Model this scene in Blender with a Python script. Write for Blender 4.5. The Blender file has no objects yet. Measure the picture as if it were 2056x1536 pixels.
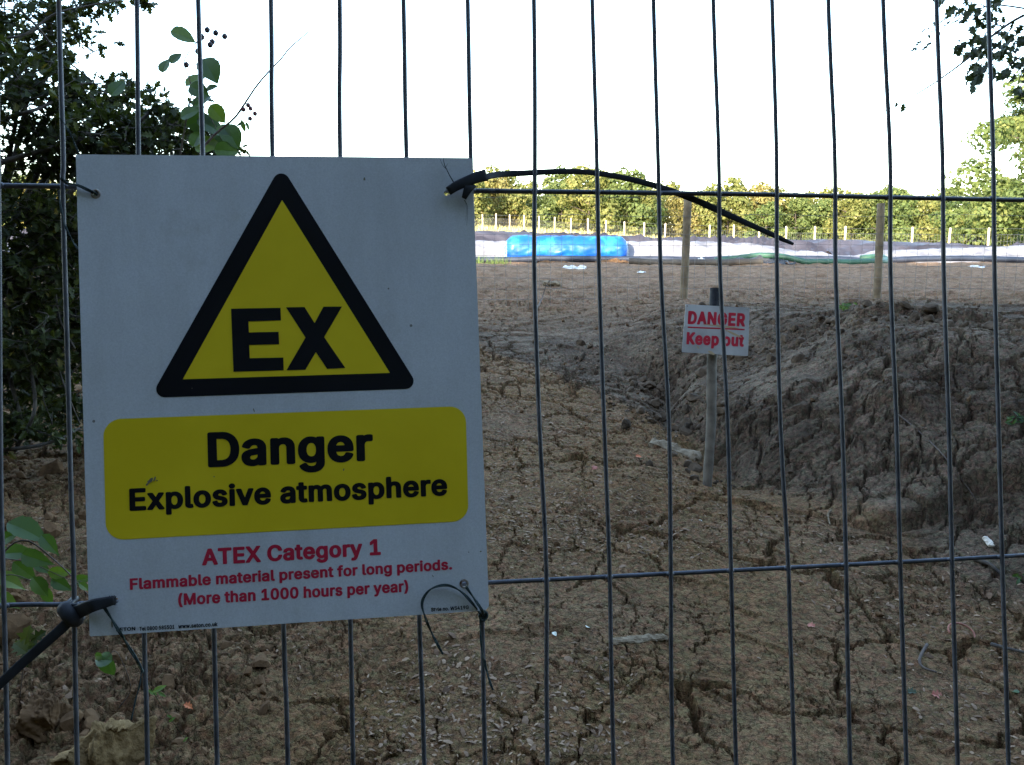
import bpy, math, json
import numpy as np
from mathutils import Vector

# ------------------------------------------------------------------ camera, sky, sun, exposure
SC = bpy.context.scene
COL = SC.collection
F = 1750.0                      # focal length in pixels of the 2056 x 1536 photograph
PITCH = math.radians(9.0)
CAMZ = 1.5
cam = bpy.data.cameras.new('camera')
cam.sensor_width = 36.0
cam.lens = 36.0 * F / 2056.0
cam.clip_start = 0.05
cam.clip_end = 3000.0
cam_ob = bpy.data.objects.new('camera', cam)
COL.objects.link(cam_ob)
cam_ob.location = (0, 0, CAMZ)
cam_ob.rotation_euler = (math.pi / 2 - PITCH, 0, 0)
SC.camera = cam_ob

SUN_TRAVEL = Vector((0.42, 0.83, -0.255)).normalized()      # from behind the left shoulder
SUN_EL = math.asin(-SUN_TRAVEL.z)
SUN_AZ = math.atan2(-SUN_TRAVEL.x, -SUN_TRAVEL.y)
world = bpy.data.worlds.new("World")
SC.world = world
world.use_nodes = True
wt = world.node_tree
bg = wt.nodes['Background']
sky = wt.nodes.new('ShaderNodeTexSky')
sky.sky_type = 'NISHITA'
sky.sun_disc = False
sky.sun_elevation = SUN_EL
sky.sun_rotation = SUN_AZ
sky.air_density = 1.0
sky.dust_density = 1.0
sky.ozone_density = 1.0
wt.links.new(sky.outputs[0], bg.inputs[0])
bg.inputs[1].default_value = 0.15
sun = bpy.data.lights.new('sun', 'SUN')
sun.energy = 2.6
sun.angle = math.radians(0.5)
sun.color = (1.0, 0.88, 0.70)
sun_ob = bpy.data.objects.new('sun', sun)
COL.objects.link(sun_ob)
sun_ob.location = (-20, -40, 30)
sun_ob.rotation_euler = SUN_TRAVEL.to_track_quat('-Z', 'Y').to_euler()
SC.view_settings.view_transform = 'Standard'
SC.view_settings.look = 'None'
SC.view_settings.gamma = 1.0
SC.view_settings.exposure = 3.1
SC.view_settings.use_curve_mapping = False
SC.cycles.max_bounces = 6
SC.cycles.transparent_max_bounces = 8

RNG = np.random.default_rng(7)
C0 = np.array([0, 0, CAMZ])
AX = np.array([1.0, 0, 0])
ADN = np.array([0, -math.sin(PITCH), -math.cos(PITCH)])
AFW = np.array([0, math.cos(PITCH), -math.sin(PITCH)])

def ray(px, py):
    return (px - 1028) / F * AX + (py - 768) / F * ADN + AFW

def at(px, py, depth):
    """World point seen at that pixel, at that depth along the view axis."""
    return C0 + ray(px, py) * depth

def at_y(px, py, y):
    r = ray(px, py)
    return C0 + r * (y / r[1])

# ------------------------------------------------------------------ object helpers
def tag(o, label=None, cat=None, group=None, kind=None):
    if label: o['label'] = label
    if cat: o['category'] = cat
    if group: o['group'] = group
    if kind: o['kind'] = kind
    return o

def empty(name, loc):
    o = bpy.data.objects.new(name, None)
    o.empty_display_size = 0.1
    COL.objects.link(o)
    o.location = tuple(loc)
    return o

def link(name, me, mat=None, parent=None, smooth=False):
    if mat is not None and not me.materials:
        me.materials.append(mat)
    if smooth:
        me.polygons.foreach_set('use_smooth', [True] * len(me.polygons))
    o = bpy.data.objects.new(name, me)
    COL.objects.link(o)
    if parent is not None:
        o.parent = parent
        pl = parent.matrix_basis.copy()
        p = parent
        while p.parent is not None:
            p = p.parent
            pl = p.matrix_basis @ pl
        # parts are modelled in world space: take the parents' place out again
        o.matrix_basis = pl.inverted()
    return o

def mesh_np(name, V, FA, tint=None, smooth=False):
    """V (n,3), FA (m,k) all faces with k corners, tint (m,) one value per face."""
    V = np.asarray(V, np.float32); FA = np.asarray(FA, np.int32)
    m, k = FA.shape
    me = bpy.data.meshes.new(name)
    me.vertices.add(len(V)); me.vertices.foreach_set('co', V.ravel())
    me.loops.add(m * k); me.loops.foreach_set('vertex_index', FA.ravel())
    me.polygons.add(m)
    me.polygons.foreach_set('loop_start', np.arange(0, m * k, k, dtype=np.int32))
    me.polygons.foreach_set('loop_total', np.full(m, k, np.int32))
    me.polygons.foreach_set('use_smooth', np.full(m, bool(smooth)))
    if tint is not None:
        a = me.attributes.new('tint', 'FLOAT', 'FACE')
        a.data.foreach_set('value', np.asarray(tint, np.float32))
    me.update(calc_edges=True)
    return me

class MB:
    """Collects shapes that become ONE mesh."""
    def __init__(self):
        self.v = []; self.f = []; self.t = []
    def add(self, V, FA, tint=0.0):
        b = len(self.v)
        self.v += [tuple(map(float, p)) for p in V]
        for f in FA:
            self.f.append(tuple(int(i) + b for i in f)); self.t.append(tint)
    def tube(self, pts, r, n=8, cap=True, tint=0.0):
        P = np.asarray(pts, float)
        m = len(P)
        R = np.full(m, r) if np.isscalar(r) else np.asarray(r, float)
        T = np.gradient(P, axis=0)
        T /= np.linalg.norm(T, axis=1)[:, None] + 1e-12
        u = np.cross(T[0], [0, 0, 1.0])
        if np.linalg.norm(u) < 1e-3: u = np.cross(T[0], [1.0, 0, 0])
        V = []
        a = np.arange(n) * 2 * math.pi / n
        for i in range(m):
            u = u - T[i] * (u @ T[i]); u /= np.linalg.norm(u) + 1e-12
            w = np.cross(T[i], u)
            V.append(P[i] + R[i] * (np.cos(a)[:, None] * u + np.sin(a)[:, None] * w))
        V = np.concatenate(V)
        FA = []
        for i in range(m - 1):
            for j in range(n):
                FA.append((i * n + j, i * n + (j + 1) % n, (i + 1) * n + (j + 1) % n, (i + 1) * n + j))
        if cap:
            FA.append(tuple(range(n))[::-1]); FA.append(tuple((m - 1) * n + j for j in range(n)))
        self.add(V, FA, tint)
        return self
    def ribbon(self, pts, w, t, nrm, tint=0.0):
        """A strap: half width w along the plane, half thickness t along nrm."""
        P = np.asarray(pts, float); m = len(P)
        W = np.full(m, w) if np.isscalar(w) else np.asarray(w, float)
        T = np.gradient(P, axis=0); T /= np.linalg.norm(T, axis=1)[:, None]
        nrm = np.asarray(nrm, float)
        V = []
        for i in range(m):
            s = np.cross(T[i], nrm); s /= np.linalg.norm(s)
            k = 0.75
            for a, b in ((-1, k), (-k, 1), (k, 1), (1, k), (1, -k), (k, -1), (-k, -1), (-1, -k)):
                V.append(P[i] + s * W[i] * a + nrm * t * b)
        n = 8; FA = []
        for i in range(m - 1):
            for j in range(n):
                FA.append((i * n + j, i * n + (j + 1) % n, (i + 1) * n + (j + 1) % n, (i + 1) * n + j))
        FA.append(tuple(range(n))[::-1]); FA.append(tuple((m - 1) * n + j for j in range(n)))
        self.add(V, FA, tint)
        return self
    def mesh(self, name):
        me = bpy.data.meshes.new(name)
        me.from_pydata(self.v, [], self.f)
        a = me.attributes.new('tint', 'FLOAT', 'FACE')
        a.data.foreach_set('value', np.asarray(self.t, np.float32))
        me.update()
        return me
    def build(self, name, mat, parent=None, smooth=True):
        return link(name, self.mesh(name), mat, parent, smooth)

def spline(pts, n):
    """Catmull-Rom through the points, n samples."""
    P = np.asarray(pts, float)
    Q = np.vstack([2 * P[0] - P[1], P, 2 * P[-1] - P[-2]])
    t = np.linspace(0, len(P) - 1 - 1e-9, n)
    i = t.astype(int); u = (t - i)[:, None]
    p0, p1, p2, p3 = Q[i], Q[i + 1], Q[i + 2], Q[i + 3]
    return 0.5 * (2 * p1 + (p2 - p0) * u + (2 * p0 - 5 * p1 + 4 * p2 - p3) * u ** 2 + (3 * p1 - p0 - 3 * p2 + p3) * u ** 3)

def rand_rot(n, tilt=None, rng=RNG):
    """Random rotation matrices; with tilt, about z first and then at most that far from level."""
    if tilt is None:
        q = rng.normal(size=(n, 4)); q /= np.linalg.norm(q, axis=1)[:, None]
    else:
        az = rng.uniform(0, 2 * math.pi, n); ta = rng.uniform(0, 2 * math.pi, n)
        tl = np.abs(rng.normal(0, tilt, n))
        qz = np.stack([np.cos(az / 2), 0 * az, 0 * az, np.sin(az / 2)], 1)
        qt = np.stack([np.cos(tl / 2), np.sin(tl / 2) * np.cos(ta), np.sin(tl / 2) * np.sin(ta), 0 * az], 1)
        w1, x1, y1, z1 = qt.T; w2, x2, y2, z2 = qz.T
        q = np.stack([w1*w2-x1*x2-y1*y2-z1*z2, w1*x2+x1*w2+y1*z2-z1*y2, w1*y2-x1*z2+y1*w2+z1*x2, w1*z2+x1*y2-y1*x2+z1*w2], 1)
    w, x, y, z = q.T
    return np.stack([np.stack([1-2*(y*y+z*z), 2*(x*y-z*w), 2*(x*z+y*w)], 1),
                     np.stack([2*(x*y+z*w), 1-2*(x*x+z*z), 2*(y*z-x*w)], 1),
                     np.stack([2*(x*z-y*w), 2*(y*z+x*w), 1-2*(x*x+y*y)], 1)], 1)

def frame_rot(d, up):
    """Rotation matrices with local y along d and local z near up."""
    d = d / (np.linalg.norm(d, axis=1)[:, None] + 1e-9)
    x = np.cross(d, up); x /= np.linalg.norm(x, axis=1)[:, None] + 1e-9
    z = np.cross(x, d)
    return np.stack([x, d, z], 2)

def scatter(name, TV, TF, R, pos, size, tint, smooth=False):
    TV = np.asarray(TV, float); TF = np.asarray(TF, int)
    n = len(pos); nv = len(TV); nf = len(TF)
    S = np.broadcast_to(np.asarray(size, float).reshape(n, -1), (n, 3))
    V = np.einsum('nij,nvj->nvi', R, TV[None] * S[:, None, :]) + pos[:, None, :]
    FA = TF[None] + (np.arange(n) * nv)[:, None, None]
    return mesh_np(name, V.reshape(-1, 3), FA.reshape(n * nf, TF.shape[1]), np.repeat(tint, nf), smooth)

# ------------------------------------------------------------------ numpy noise
def _hash(ix, iy, seed):
    h = (ix.astype(np.int64) * 374761393 + iy.astype(np.int64) * 668265263 + seed * 1442695041) & 0xffffffff
    h = ((h ^ (h >> 13)) * 1274126177) & 0xffffffff
    h = ((h ^ (h >> 16)) * 2246822519) & 0xffffffff
    return ((h ^ (h >> 15)) & 0xffffff) / float(0xffffff)

def vnoise(x, y, seed=0):
    ix = np.floor(x); iy = np.floor(y)
    fx = x - ix; fy = y - iy
    fx = fx * fx * fx * (fx * (fx * 6 - 15) + 10); fy = fy * fy * fy * (fy * (fy * 6 - 15) + 10)
    a = _hash(ix, iy, seed); b = _hash(ix + 1, iy, seed); c = _hash(ix, iy + 1, seed); d = _hash(ix + 1, iy + 1, seed)
    return ((a * (1 - fx) + b * fx) * (1 - fy) + (c * (1 - fx) + d * fx) * fy) * 2 - 1

def fbm(x, y, scale, octaves=4, seed=0, gain=0.5):
    s = np.zeros_like(x); a = 1.0; f = 1.0 / scale
    for o in range(octaves):
        ca, sa = math.cos(o * 1.3), math.sin(o * 1.3)
        s += a * vnoise((x * ca - y * sa) * f + 17.3 * o, (x * sa + y * ca) * f - 9.1 * o, seed + o)
        a *= gain; f *= 2.03
    return s

def voronoi(x, y, scale, seed=0, jit=0.9):
    x = x / scale; y = y / scale
    ix = np.floor(x); iy = np.floor(y)
    f1 = np.full(x.shape, 9.0); f2 = np.full(x.shape, 9.0); rid = np.zeros_like(x)
    for dx in (-1, 0, 1):
        for dy in (-1, 0, 1):
            cx = ix + dx; cy = iy + dy
            px = cx + 0.5 + jit * (_hash(cx, cy, seed) - 0.5); py = cy + 0.5 + jit * (_hash(cx, cy, seed + 77) - 0.5)
            d = np.hypot(x - px, y - py)
            nearer = d < f1
            f2 = np.where(nearer, f1, np.minimum(f2, d))
            rid = np.where(nearer, _hash(cx, cy, seed + 191), rid)
            f1 = np.where(nearer, d, f1)
    return f1, f2, rid

def sstep(a, b, x):
    t = np.clip((x - a) / (b - a), 0, 1)
    return t * t * (3 - 2 * t)

# ------------------------------------------------------------------ the lie of the land
_Y = [-400, -30, -5, 0, 1.2, 2.3, 3.3, 4.4, 6.2, 9.0, 10.5, 20, 33, 36, 42, 80, 140, 200, 420, 900]
_Z = [-0.4, -0.4, -0.3, -0.22, -0.12, 0.023, 0.17, 0.272, 0.42, 0.74, 0.854, 0.80, 0.78, 0.80, 1.05, 1.1, 1.1, 1.1, 1.5, 2.0]
_ty = np.concatenate([np.arange(-10, 14, 0.05), np.arange(14, 900, 0.5)])
_tz = np.interp(_ty, _Y, _Z)
_k = np.exp(-0.5 * (np.arange(-30, 31) / 9.0) ** 2); _k /= _k.sum()
_ts = np.convolve(np.pad(_tz, 30, mode='edge'), _k, mode='valid')
BANK = np.array([(3.6, 1.9), (2.6, 2.75), (1.95, 3.25), (1.45, 3.85), (1.02, 4.5), (0.9, 5.4), (0.92, 6.6), (0.7, 8.0), (0.3, 9.6)])

def bank_dist(x, y):
    best = np.full(x.shape, 1e9); sg = np.ones_like(x)
    for (x0, y0), (x1, y1) in zip(BANK[:-1], BANK[1:]):
        dx, dy = x1 - x0, y1 - y0
        t = np.clip(((x - x0) * dx + (y - y0) * dy) / (dx * dx + dy * dy), 0, 1)
        d = np.hypot(x - x0 - t * dx, y - y0 - t * dy)
        cr = dx * (y - y0) - dy * (x - x0)
        nb = d < best - 1e-9
        sg = np.where(nb, np.where(cr < 0, 1.0, -1.0), sg)
        best = np.where(nb, d, best)
    return best * sg

LEDGES = [([(1.5, 3.93), (1.7, 3.83), (1.87, 3.79), (2.12, 3.87), (2.35, 3.82)], 0.10, 0.35), ([(1.7, 4.75), (1.92, 4.56), (2.08, 4.28), (2.45, 4.1)], 0.06, 0.3),
          ([(1.85, 6.3), (2.25, 5.85), (2.55, 5.72), (2.95, 5.4)], 0.06, 0.25), ([(1.25, 5.0), (1.5, 4.85), (1.7, 5.0)], 0.05, 0.25), ([(2.2, 4.75), (2.6, 4.6), (2.9, 4.3)], 0.05, 0.3)]

def line_dist(L, x, y):
    best = np.full(x.shape, 1e9)
    for (x0, y0), (x1, y1) in zip(L[:-1], L[1:]):
        dx, dy = x1 - x0, y1 - y0
        t = np.clip(((x - x0) * dx + (y - y0) * dy) / (dx * dx + dy * dy), 0, 1)
        ex, ey = x - x0 - t * dx, y - y0 - t * dy
        d = np.hypot(ex, ey) * np.where(dx * ey - dy * ex > 0, 1, -1)
        best = np.where(np.abs(d) < np.abs(best), d, best)
    return best

def land(x, y, detail=True):
    """Height of the ground, and the share of the grey bank there."""
    z = np.interp(y, _ty, _ts)
    z = z + 1.75 * sstep(32, -7, x) * sstep(38, 82, y)
    near = (np.abs(x) < 25) & (y > 0.3) & (y < 34)
    wob = np.where(near, 0.22 * fbm(x, y, 1.3, 2, 5), 0)
    d = bank_dist(x, y) + wob
    wd = np.interp(y, [3.0, 4.4, 5.6, 6.6, 9.0], [1.95, 1.80, 1.55, 1.45, 1.4])
    s = (0.5 * sstep(-0.06, 1.0, d / wd) + 0.5 * np.clip(d / wd, 0, 1)) * sstep(1.0, 2.0, y)
    s = s + 0.13 * sstep(-0.05, 0.35, d) * sstep(1.3, 0.35, d) * sstep(4.0, 4.6, y) * sstep(8.0, 6.5, y)
    plat = np.interp(y, [0, 6.2, 7.5, 10.5], [0.99, 0.99, 0.95, 0.854])
    top = np.maximum(plat, z)
    bank = z + (top - z) * s
    gd = d + 0.85 * sstep(5.2, 7.2, y)
    grey = sstep(-0.06, 0.10, gd) * sstep(11.5, 8.0, y) * sstep(1, 2, y)
    z = bank - 0.09 * np.exp(-((d - 0.02) / 0.13) ** 2) * sstep(4.2, 4.7, y) * sstep(7.6, 6.6, y)
    r = np.hypot(x, y)
    z = z + 0.05 * fbm(x, y, 1.6, 3, 1) * sstep(0.8, 2.5, r) * sstep(60, 12, r)
    z = z + 0.15 * fbm(x, y, 30.0, 3, 2) * sstep(45, 90, r)
    if not detail:
        return z, grey
    fade = sstep(1.0, 1.6, r) * sstep(16.0, 7.0, r)
    # flaky lumps
    z = z + fade * (0.012 * (1 - 0.6 * grey) * fbm(x, y, 0.32, 2, 11) + 0.004 * (0.5 - np.abs(fbm(x, y * 1.3, 0.085, 4, 12))))
    # clods: left foreground, the rut under the bank, the torn crest
    left = sstep(-0.27, -0.42, x / np.maximum(y, 0.5)) * sstep(1.3, 1.9, y) * sstep(6.5, 4.5, y)
    rut = 0.95 * sstep(0.6, 0.2, np.abs(d - 0.12)) * sstep(4.5, 5.2, y) * sstep(7.4, 6.4, y)
    crest = sstep(0.42, 0.12, np.abs(line_dist(LEDGES[2][0], x, y) + 0.15 * fbm(x, y, 0.6, 2, 31)))
    led = 0
    for ln, amp, dec in LEDGES:
        dl = line_dist(ln, x, y) + 0.05 * fbm(x, y, 0.3, 3, 33)
        led = led + amp * np.where(dl > 0, sstep(0.0, 0.025, dl) * np.exp(-np.clip(dl, 0, 9) / dec), 0) - 0.3 * amp * np.exp(-(dl / 0.05) ** 2)
    z = z + led * sstep(-0.6, 0.0, fbm(x, y, 0.5, 2, 34))
    crest2 = 0.7 * sstep(0.9, 0.3, np.abs(y - 7.2)) * sstep(0.1, 0.5, x) * sstep(2.0, 1.5, x)
    face = 0.10 * grey * sstep(0.25, 0.6, d) * sstep(7.0, 5.8, y)
    mask = np.clip(left + rut + crest + crest2 + face, 0, 1) * sstep(-0.5, 0.35, fbm(x, y, 0.55, 3, 41))
    wx = x + 0.05 * fbm(x, y, 0.22, 3, 51); wy = y + 0.05 * fbm(x, y, 0.22, 3, 52)
    f1, f2, rid = voronoi(wx, wy, 0.20, 61)
    z = z + mask * (0.008 + 0.034 * rid) * (1 - 0.35 * grey) * sstep(0.0, 0.20, f2 - f1) * (1 + 0.6 * (wx - wy) * 0)
    f1, f2, rid = voronoi(wx * 1.02, wy, 0.075, 62)
    z = z + mask * (0.005 + 0.020 * rid) * sstep(0.0, 0.25, f2 - f1)
    z = z + mask * 0.014 * (1 - 0.6 * grey) * (0.5 - np.abs(fbm(x, y, 0.05, 3, 63)))
    # tilted flakes everywhere
    f1, f2, rid = voronoi(x + 0.02 * fbm(x, y, 0.06, 3, 64), y + 0.02 * fbm(x, y, 0.06, 3, 65), 0.055, 66)
    z = z + fade * sstep(9.0, 5.0, r) * (0.35 + 0.75 * sstep(-0.25, 0.45, fbm(x, y, 0.6, 3, 68))) * (1 - 0.6 * grey) * (0.0075 * rid + 0.006 * (0.5 - np.abs(fbm(x, y, 0.028, 3, 67)))) * sstep(0.0, 0.12, f2 - f1)
    cm = (0.55 + 0.85 * sstep(-0.4, 0.45, fbm(x, y, 1.5, 2, 77))) * (1 - 0.35 * sstep(0.3, 0.9, x) * sstep(4.2, 3.3, y)) * (1 + 0.55 * sstep(3.8, 5.0, y) * (1 - grey))
    # drying cracks, wide ones in few places, fine ones nearly everywhere
    jx = 0.030 * fbm(x, y, 0.11, 4, 71, 0.62); jy = 0.030 * fbm(x, y, 0.11, 4, 72, 0.62)
    wx = x + 0.07 * fbm(x, y, 0.5, 2, 75) + jx; wy = y + 0.07 * fbm(x, y, 0.5, 2, 76) + jy
    f1, f2, rid = voronoi(wx, wy, 0.50, 73)
    e = (f2 - f1) * 0.50
    w = np.clip(0.006 + 0.034 * fbm(x, y, 0.8, 3, 74) + 0.002 * grey, 0.0, 0.034) * (1 - 0.6 * left) + 1e-5
    z = z - fade * 0.10 * (1 - 0.65 * grey) * sstep(1.0, 0.45, e / w) * sstep(0.002, 0.010, w)
    wx = x + 0.6 * jx + 0.012 * fbm(x, y, 0.04, 2, 81); wy = y + 0.6 * jy + 0.012 * fbm(x, y, 0.04, 2, 82)
    f1, f2, rid = voronoi(wx, wy, 0.21, 83)
    e = (f2 - f1) * 0.21
    w = np.clip(0.007 + 0.016 * fbm(x, y, 0.6, 3, 84) + 0.002 * grey, 0.0, 0.015) * cm * (1 + 0.25 * grey) + 1e-5
    z = z + fade * 0.012 * (1 + 1.3 * grey) * rid * (1 - 0.5 * mask) - fade * 0.05 * (1 + 0.3 * grey) * sstep(1.0, 0.4, e / w) * sstep(0.001, 0.005, w)
    f1, f2, rid = voronoi(wx * 1.01 + 0.4, wy, 0.088, 93)
    e = (f2 - f1) * 0.088
    w = np.clip(0.003 + 0.009 * fbm(x, y, 0.35, 2, 94) + 0.001 * grey, 0.0, 0.007) * cm + 1e-5
    z = z + fade * 0.004 * rid - fade * 0.016 * sstep(1.0, 0.4, e / w) * sstep(0.001, 0.004, w)
    # the plateau beyond: tracked, lumpy earth
    pl = sstep(7.0, 11.0, r) * sstep(40, 28, r)
    z = z + pl * (0.035 * fbm(x * 0.6, y, 0.8, 4, 101) + 0.05 * (np.abs(fbm(x * 0.5, y, 0.25, 3, 102)) - 0.35))
    return z, grey

def zat(x, y, detail=True):
    z, _ = land(np.array([float(x)]), np.array([float(y)]), detail)
    return float(z[0])

def on_land(px, py, lo=1.0, hi=60.0):
    """First point of the ground along that line of sight."""
    r = ray(px, py)
    t = np.geomspace(lo, hi, 3000)
    P = C0 + r * t[:, None]
    z, _ = land(P[:, 0], P[:, 1], True)
    k = np.argmax(P[:, 2] <= z) if (P[:, 2] <= z).any() else len(t) - 1
    return np.array([P[k, 0], P[k, 1], z[k]])

# ------------------------------------------------------------------ materials
def new_mat(name):
    m = bpy.data.materials.new(name); m.use_nodes = True
    nt = m.node_tree
    return m, nt, nt.nodes['Principled BSDF']

def N(nt, t, **kw):
    n = nt.nodes.new(t)
    for k, v in kw.items(): setattr(n, k, v)
    return n

def ramp(nt, src, stops):
    r = N(nt, 'ShaderNodeValToRGB')
    el = r.color_ramp.elements
    while len(el) < len(stops): el.new(0.5)
    for e, (p, c) in zip(el, stops):
        e.position = p; e.color = (*c, 1)
    nt.links.new(src, r.inputs[0])
    return r.outputs[0]

def noise(nt, scale, detail=4, rough=0.55, coord='Object', vec=None):
    if vec is None:
        tc = N(nt, 'ShaderNodeTexCoord'); vec = tc.outputs[coord]
    n = N(nt, 'ShaderNodeTexNoise')
    n.inputs['Scale'].default_value = scale; n.inputs['Detail'].default_value = detail; n.inputs['Roughness'].default_value = rough
    nt.links.new(vec, n.inputs['Vector'])
    return n.outputs[0]

def bump(nt, b, h, strength, dist):
    bn = N(nt, 'ShaderNodeBump')
    bn.inputs['Strength'].default_value = strength; bn.inputs['Distance'].default_value = dist
    nt.links.new(h, bn.inputs['Height']); nt.links.new(bn.outputs[0], b.inputs['Normal'])
    return bn

def mixc(nt, a, b, fac=None, blend='MIX', f=0.5):
    m = N(nt, 'ShaderNodeMix', data_type='RGBA', blend_type=blend)
    m.inputs[0].default_value = f
    if fac is not None: nt.links.new(fac, m.inputs[0])
    for k, s in ((6, a), (7, b)):
        if isinstance(s, tuple): m.inputs[k].default_value = (*s, 1)
        else: nt.links.new(s, m.inputs[k])
    return m.outputs[2]

def simple(name, c1, c2, scale=20, rough=0.6, metal=0.0, bstr=0.0, bdist=0.002, spec=0.5, detail=4, sharp=(0.35, 0.65)):
    m, nt, b = new_mat(name)
    n = noise(nt, scale, detail)
    nt.links.new(ramp(nt, n, [(sharp[0], c1), (sharp[1], c2)]), b.inputs['Base Color'])
    b.inputs['Roughness'].default_value = rough; b.inputs['Metallic'].default_value = metal
    b.inputs['Specular IOR Level'].default_value = spec
    if bstr: bump(nt, b, noise(nt, scale * 2.5, 5), bstr, bdist)
    return m

def foliage(name, stops, trans=0.35, rough=0.5, spec=0.3, tcol=(1.1, 1.15, 0.5)):
    """Leaves: colour by the 'tint' of each leaf, light passing through them."""
    m, nt, b = new_mat(name)
    at_ = N(nt, 'ShaderNodeAttribute'); at_.attribute_name = 'tint'
    c = ramp(nt, at_.outputs['Fac'], stops)
    nt.links.new(c, b.inputs['Base Color'])
    b.inputs['Roughness'].default_value = rough; b.inputs['Specular IOR Level'].default_value = spec
    tr = N(nt, 'ShaderNodeBsdfTranslucent')
    nt.links.new(mixc(nt, c, tcol, None, 'MULTIPLY', 1.0), tr.inputs[0])
    mx = N(nt, 'ShaderNodeMixShader'); mx.inputs[0].default_value = trans
    nt.links.new(b.outputs[0], mx.inputs[1]); nt.links.new(tr.outputs[0], mx.inputs[2])
    nt.links.new(mx.outputs[0], nt.nodes['Material Output'].inputs[0])
    return m

M = {}
m, nt, b = new_mat('galvanised_wire')
c = ramp(nt, noise(nt, 70, 5), [(0.32, (0.034, 0.035, 0.044)), (0.62, (0.072, 0.074, 0.088))])
c = mixc(nt, c, (0.085, 0.045, 0.025), ramp(nt, noise(nt, 16, 6, 0.7), [(0.60, (0, 0, 0)), (0.72, (0.8, 0.8, 0.8))]))
nt.links.new(c, b.inputs['Base Color']); b.inputs['Roughness'].default_value = 0.55; b.inputs['Metallic'].default_value = 0.3
bump(nt, b, noise(nt, 260, 5, 0.65), 0.5, 0.0005)
M['wire'] = m
M['black_plastic'] = simple('black_plastic', (0.012, 0.013, 0.017), (0.022, 0.023, 0.028), 80, 0.6, 0, 0.3, 0.0003, 0.25)
M['twine_dark'] = simple('dark_green_twine', (0.012, 0.022, 0.024), (0.03, 0.05, 0.05), 900, 0.85, 0, 0.8, 0.0005)
M['twine_fray'] = simple('frayed_twine', (0.02, 0.025, 0.03), (0.06, 0.06, 0.06), 600, 0.9)
M['eyelet'] = simple('rusty_eyelet', (0.10, 0.05, 0.03), (0.45, 0.40, 0.36), 250, 0.5, 0.5)
# sign board: white sheet with faint grime, printed inks
m, nt, b = new_mat('white_sign_board')
n1 = noise(nt, 9, 6, 0.6); n2 = noise(nt, 900, 2, 0.5)
c = ramp(nt, n1, [(0.30, (0.54, 0.545, 0.57)), (0.62, (0.605, 0.615, 0.655))])
c = mixc(nt, c, ramp(nt, n2, [(0.3, (0.86, 0.86, 0.86)), (0.7, (1, 1, 1))]), None, 'MULTIPLY', 1.0)
v = N(nt, 'ShaderNodeTexVoronoi'); v.inputs['Scale'].default_value = 38
tc = N(nt, 'ShaderNodeTexCoord'); nt.links.new(tc.outputs['Object'], v.inputs['Vector'])
sp = N(nt, 'ShaderNodeMath', operation='LESS_THAN'); nt.links.new(v.outputs['Distance'], sp.inputs[0]); sp.inputs[1].default_value = 0.035
c = mixc(nt, c, (0.18, 0.17, 0.16), sp.outputs[0])
st = N(nt, 'ShaderNodeMapping'); nt.links.new(tc.outputs['Object'], st.inputs[0]); st.inputs['Scale'].default_value = (60, 60, 3.5)
c = mixc(nt, c, ramp(nt, noise(nt, 1.0, 5, 0.6, vec=st.outputs[0]), [(0.42, (1, 1, 1)), (0.75, (0.82, 0.81, 0.79))]), None, 'MULTIPLY', 0.5)
c = mixc(nt, c, ramp(nt, noise(nt, 26, 7, 0.7), [(0.58, (1, 1, 1)), (0.78, (0.70, 0.67, 0.62))]), None, 'MULTIPLY', 0.6)
nt.links.new(c, b.inputs['Base Color']); b.inputs['Roughness'].default_value = 0.38
bump(nt, b, n2, 0.12, 0.0003)
M['board'] = m
def ink(name, c1, c2, rough=0.36):
    m = simple(name, c1, c2, 14, rough, 0, 0.1, 0.0002, 0.5, 6)
    return m
M['ink_yellow'] = ink('yellow_ink', (0.68, 0.495, 0.012), (0.76, 0.565, 0.018))
M['ink_black'] = ink('black_ink', (0.006, 0.006, 0.010), (0.010, 0.010, 0.015), 0.3)
M['ink_black'].node_tree.nodes['Principled BSDF'].inputs['Specular IOR Level'].default_value = 0.25
M['ink_red'] = ink('red_ink', (0.46, 0.012, 0.045), (0.52, 0.02, 0.055))
M['smudge'] = simple('grime', (0.10, 0.09, 0.07), (0.2, 0.18, 0.12), 200, 0.9)
M['stake'] = simple('grey_round_stake', (0.075, 0.060, 0.042), (0.16, 0.13, 0.095), 14, 0.85, 0, 0.6, 0.004)
M['post_wood'] = simple('treated_round_post', (0.095, 0.068, 0.036), (0.19, 0.14, 0.08), 9, 0.85, 0, 0.5, 0.006)
M['pale_post'] = simple('new_pale_post', (0.50, 0.40, 0.26), (0.62, 0.52, 0.36), 4, 0.85)
M['fence_wire'] = simple('thin_fence_wire', (0.10, 0.10, 0.10), (0.18, 0.18, 0.18), 5, 0.5, 0.6)
M['small_board'] = simple('weathered_white_board', (0.28, 0.27, 0.255), (0.42, 0.41, 0.39), 6, 0.5, 0, 0, 0.001, 0.4, 6)
M['rust_streak'] = simple('rust_streak', (0.34, 0.24, 0.12), (0.40, 0.30, 0.17), 40, 0.8)
M['ink_red_small'] = ink('faded_red_ink', (0.36, 0.012, 0.03), (0.45, 0.022, 0.045))
M['bark'] = simple('bark', (0.028, 0.022, 0.018), (0.075, 0.06, 0.045), 30, 0.9, 0, 0.7, 0.004)
M['twig'] = simple('brown_twig', (0.05, 0.03, 0.02), (0.10, 0.07, 0.05), 60, 0.8)
M['berry'] = simple('dark_berry', (0.012, 0.006, 0.012), (0.04, 0.012, 0.02), 200, 0.35, 0, 0.5, 0.001)
M['red_berry'] = simple('red_unripe_berry', (0.09, 0.012, 0.02), (0.16, 0.03, 0.03), 200, 0.4)
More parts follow.
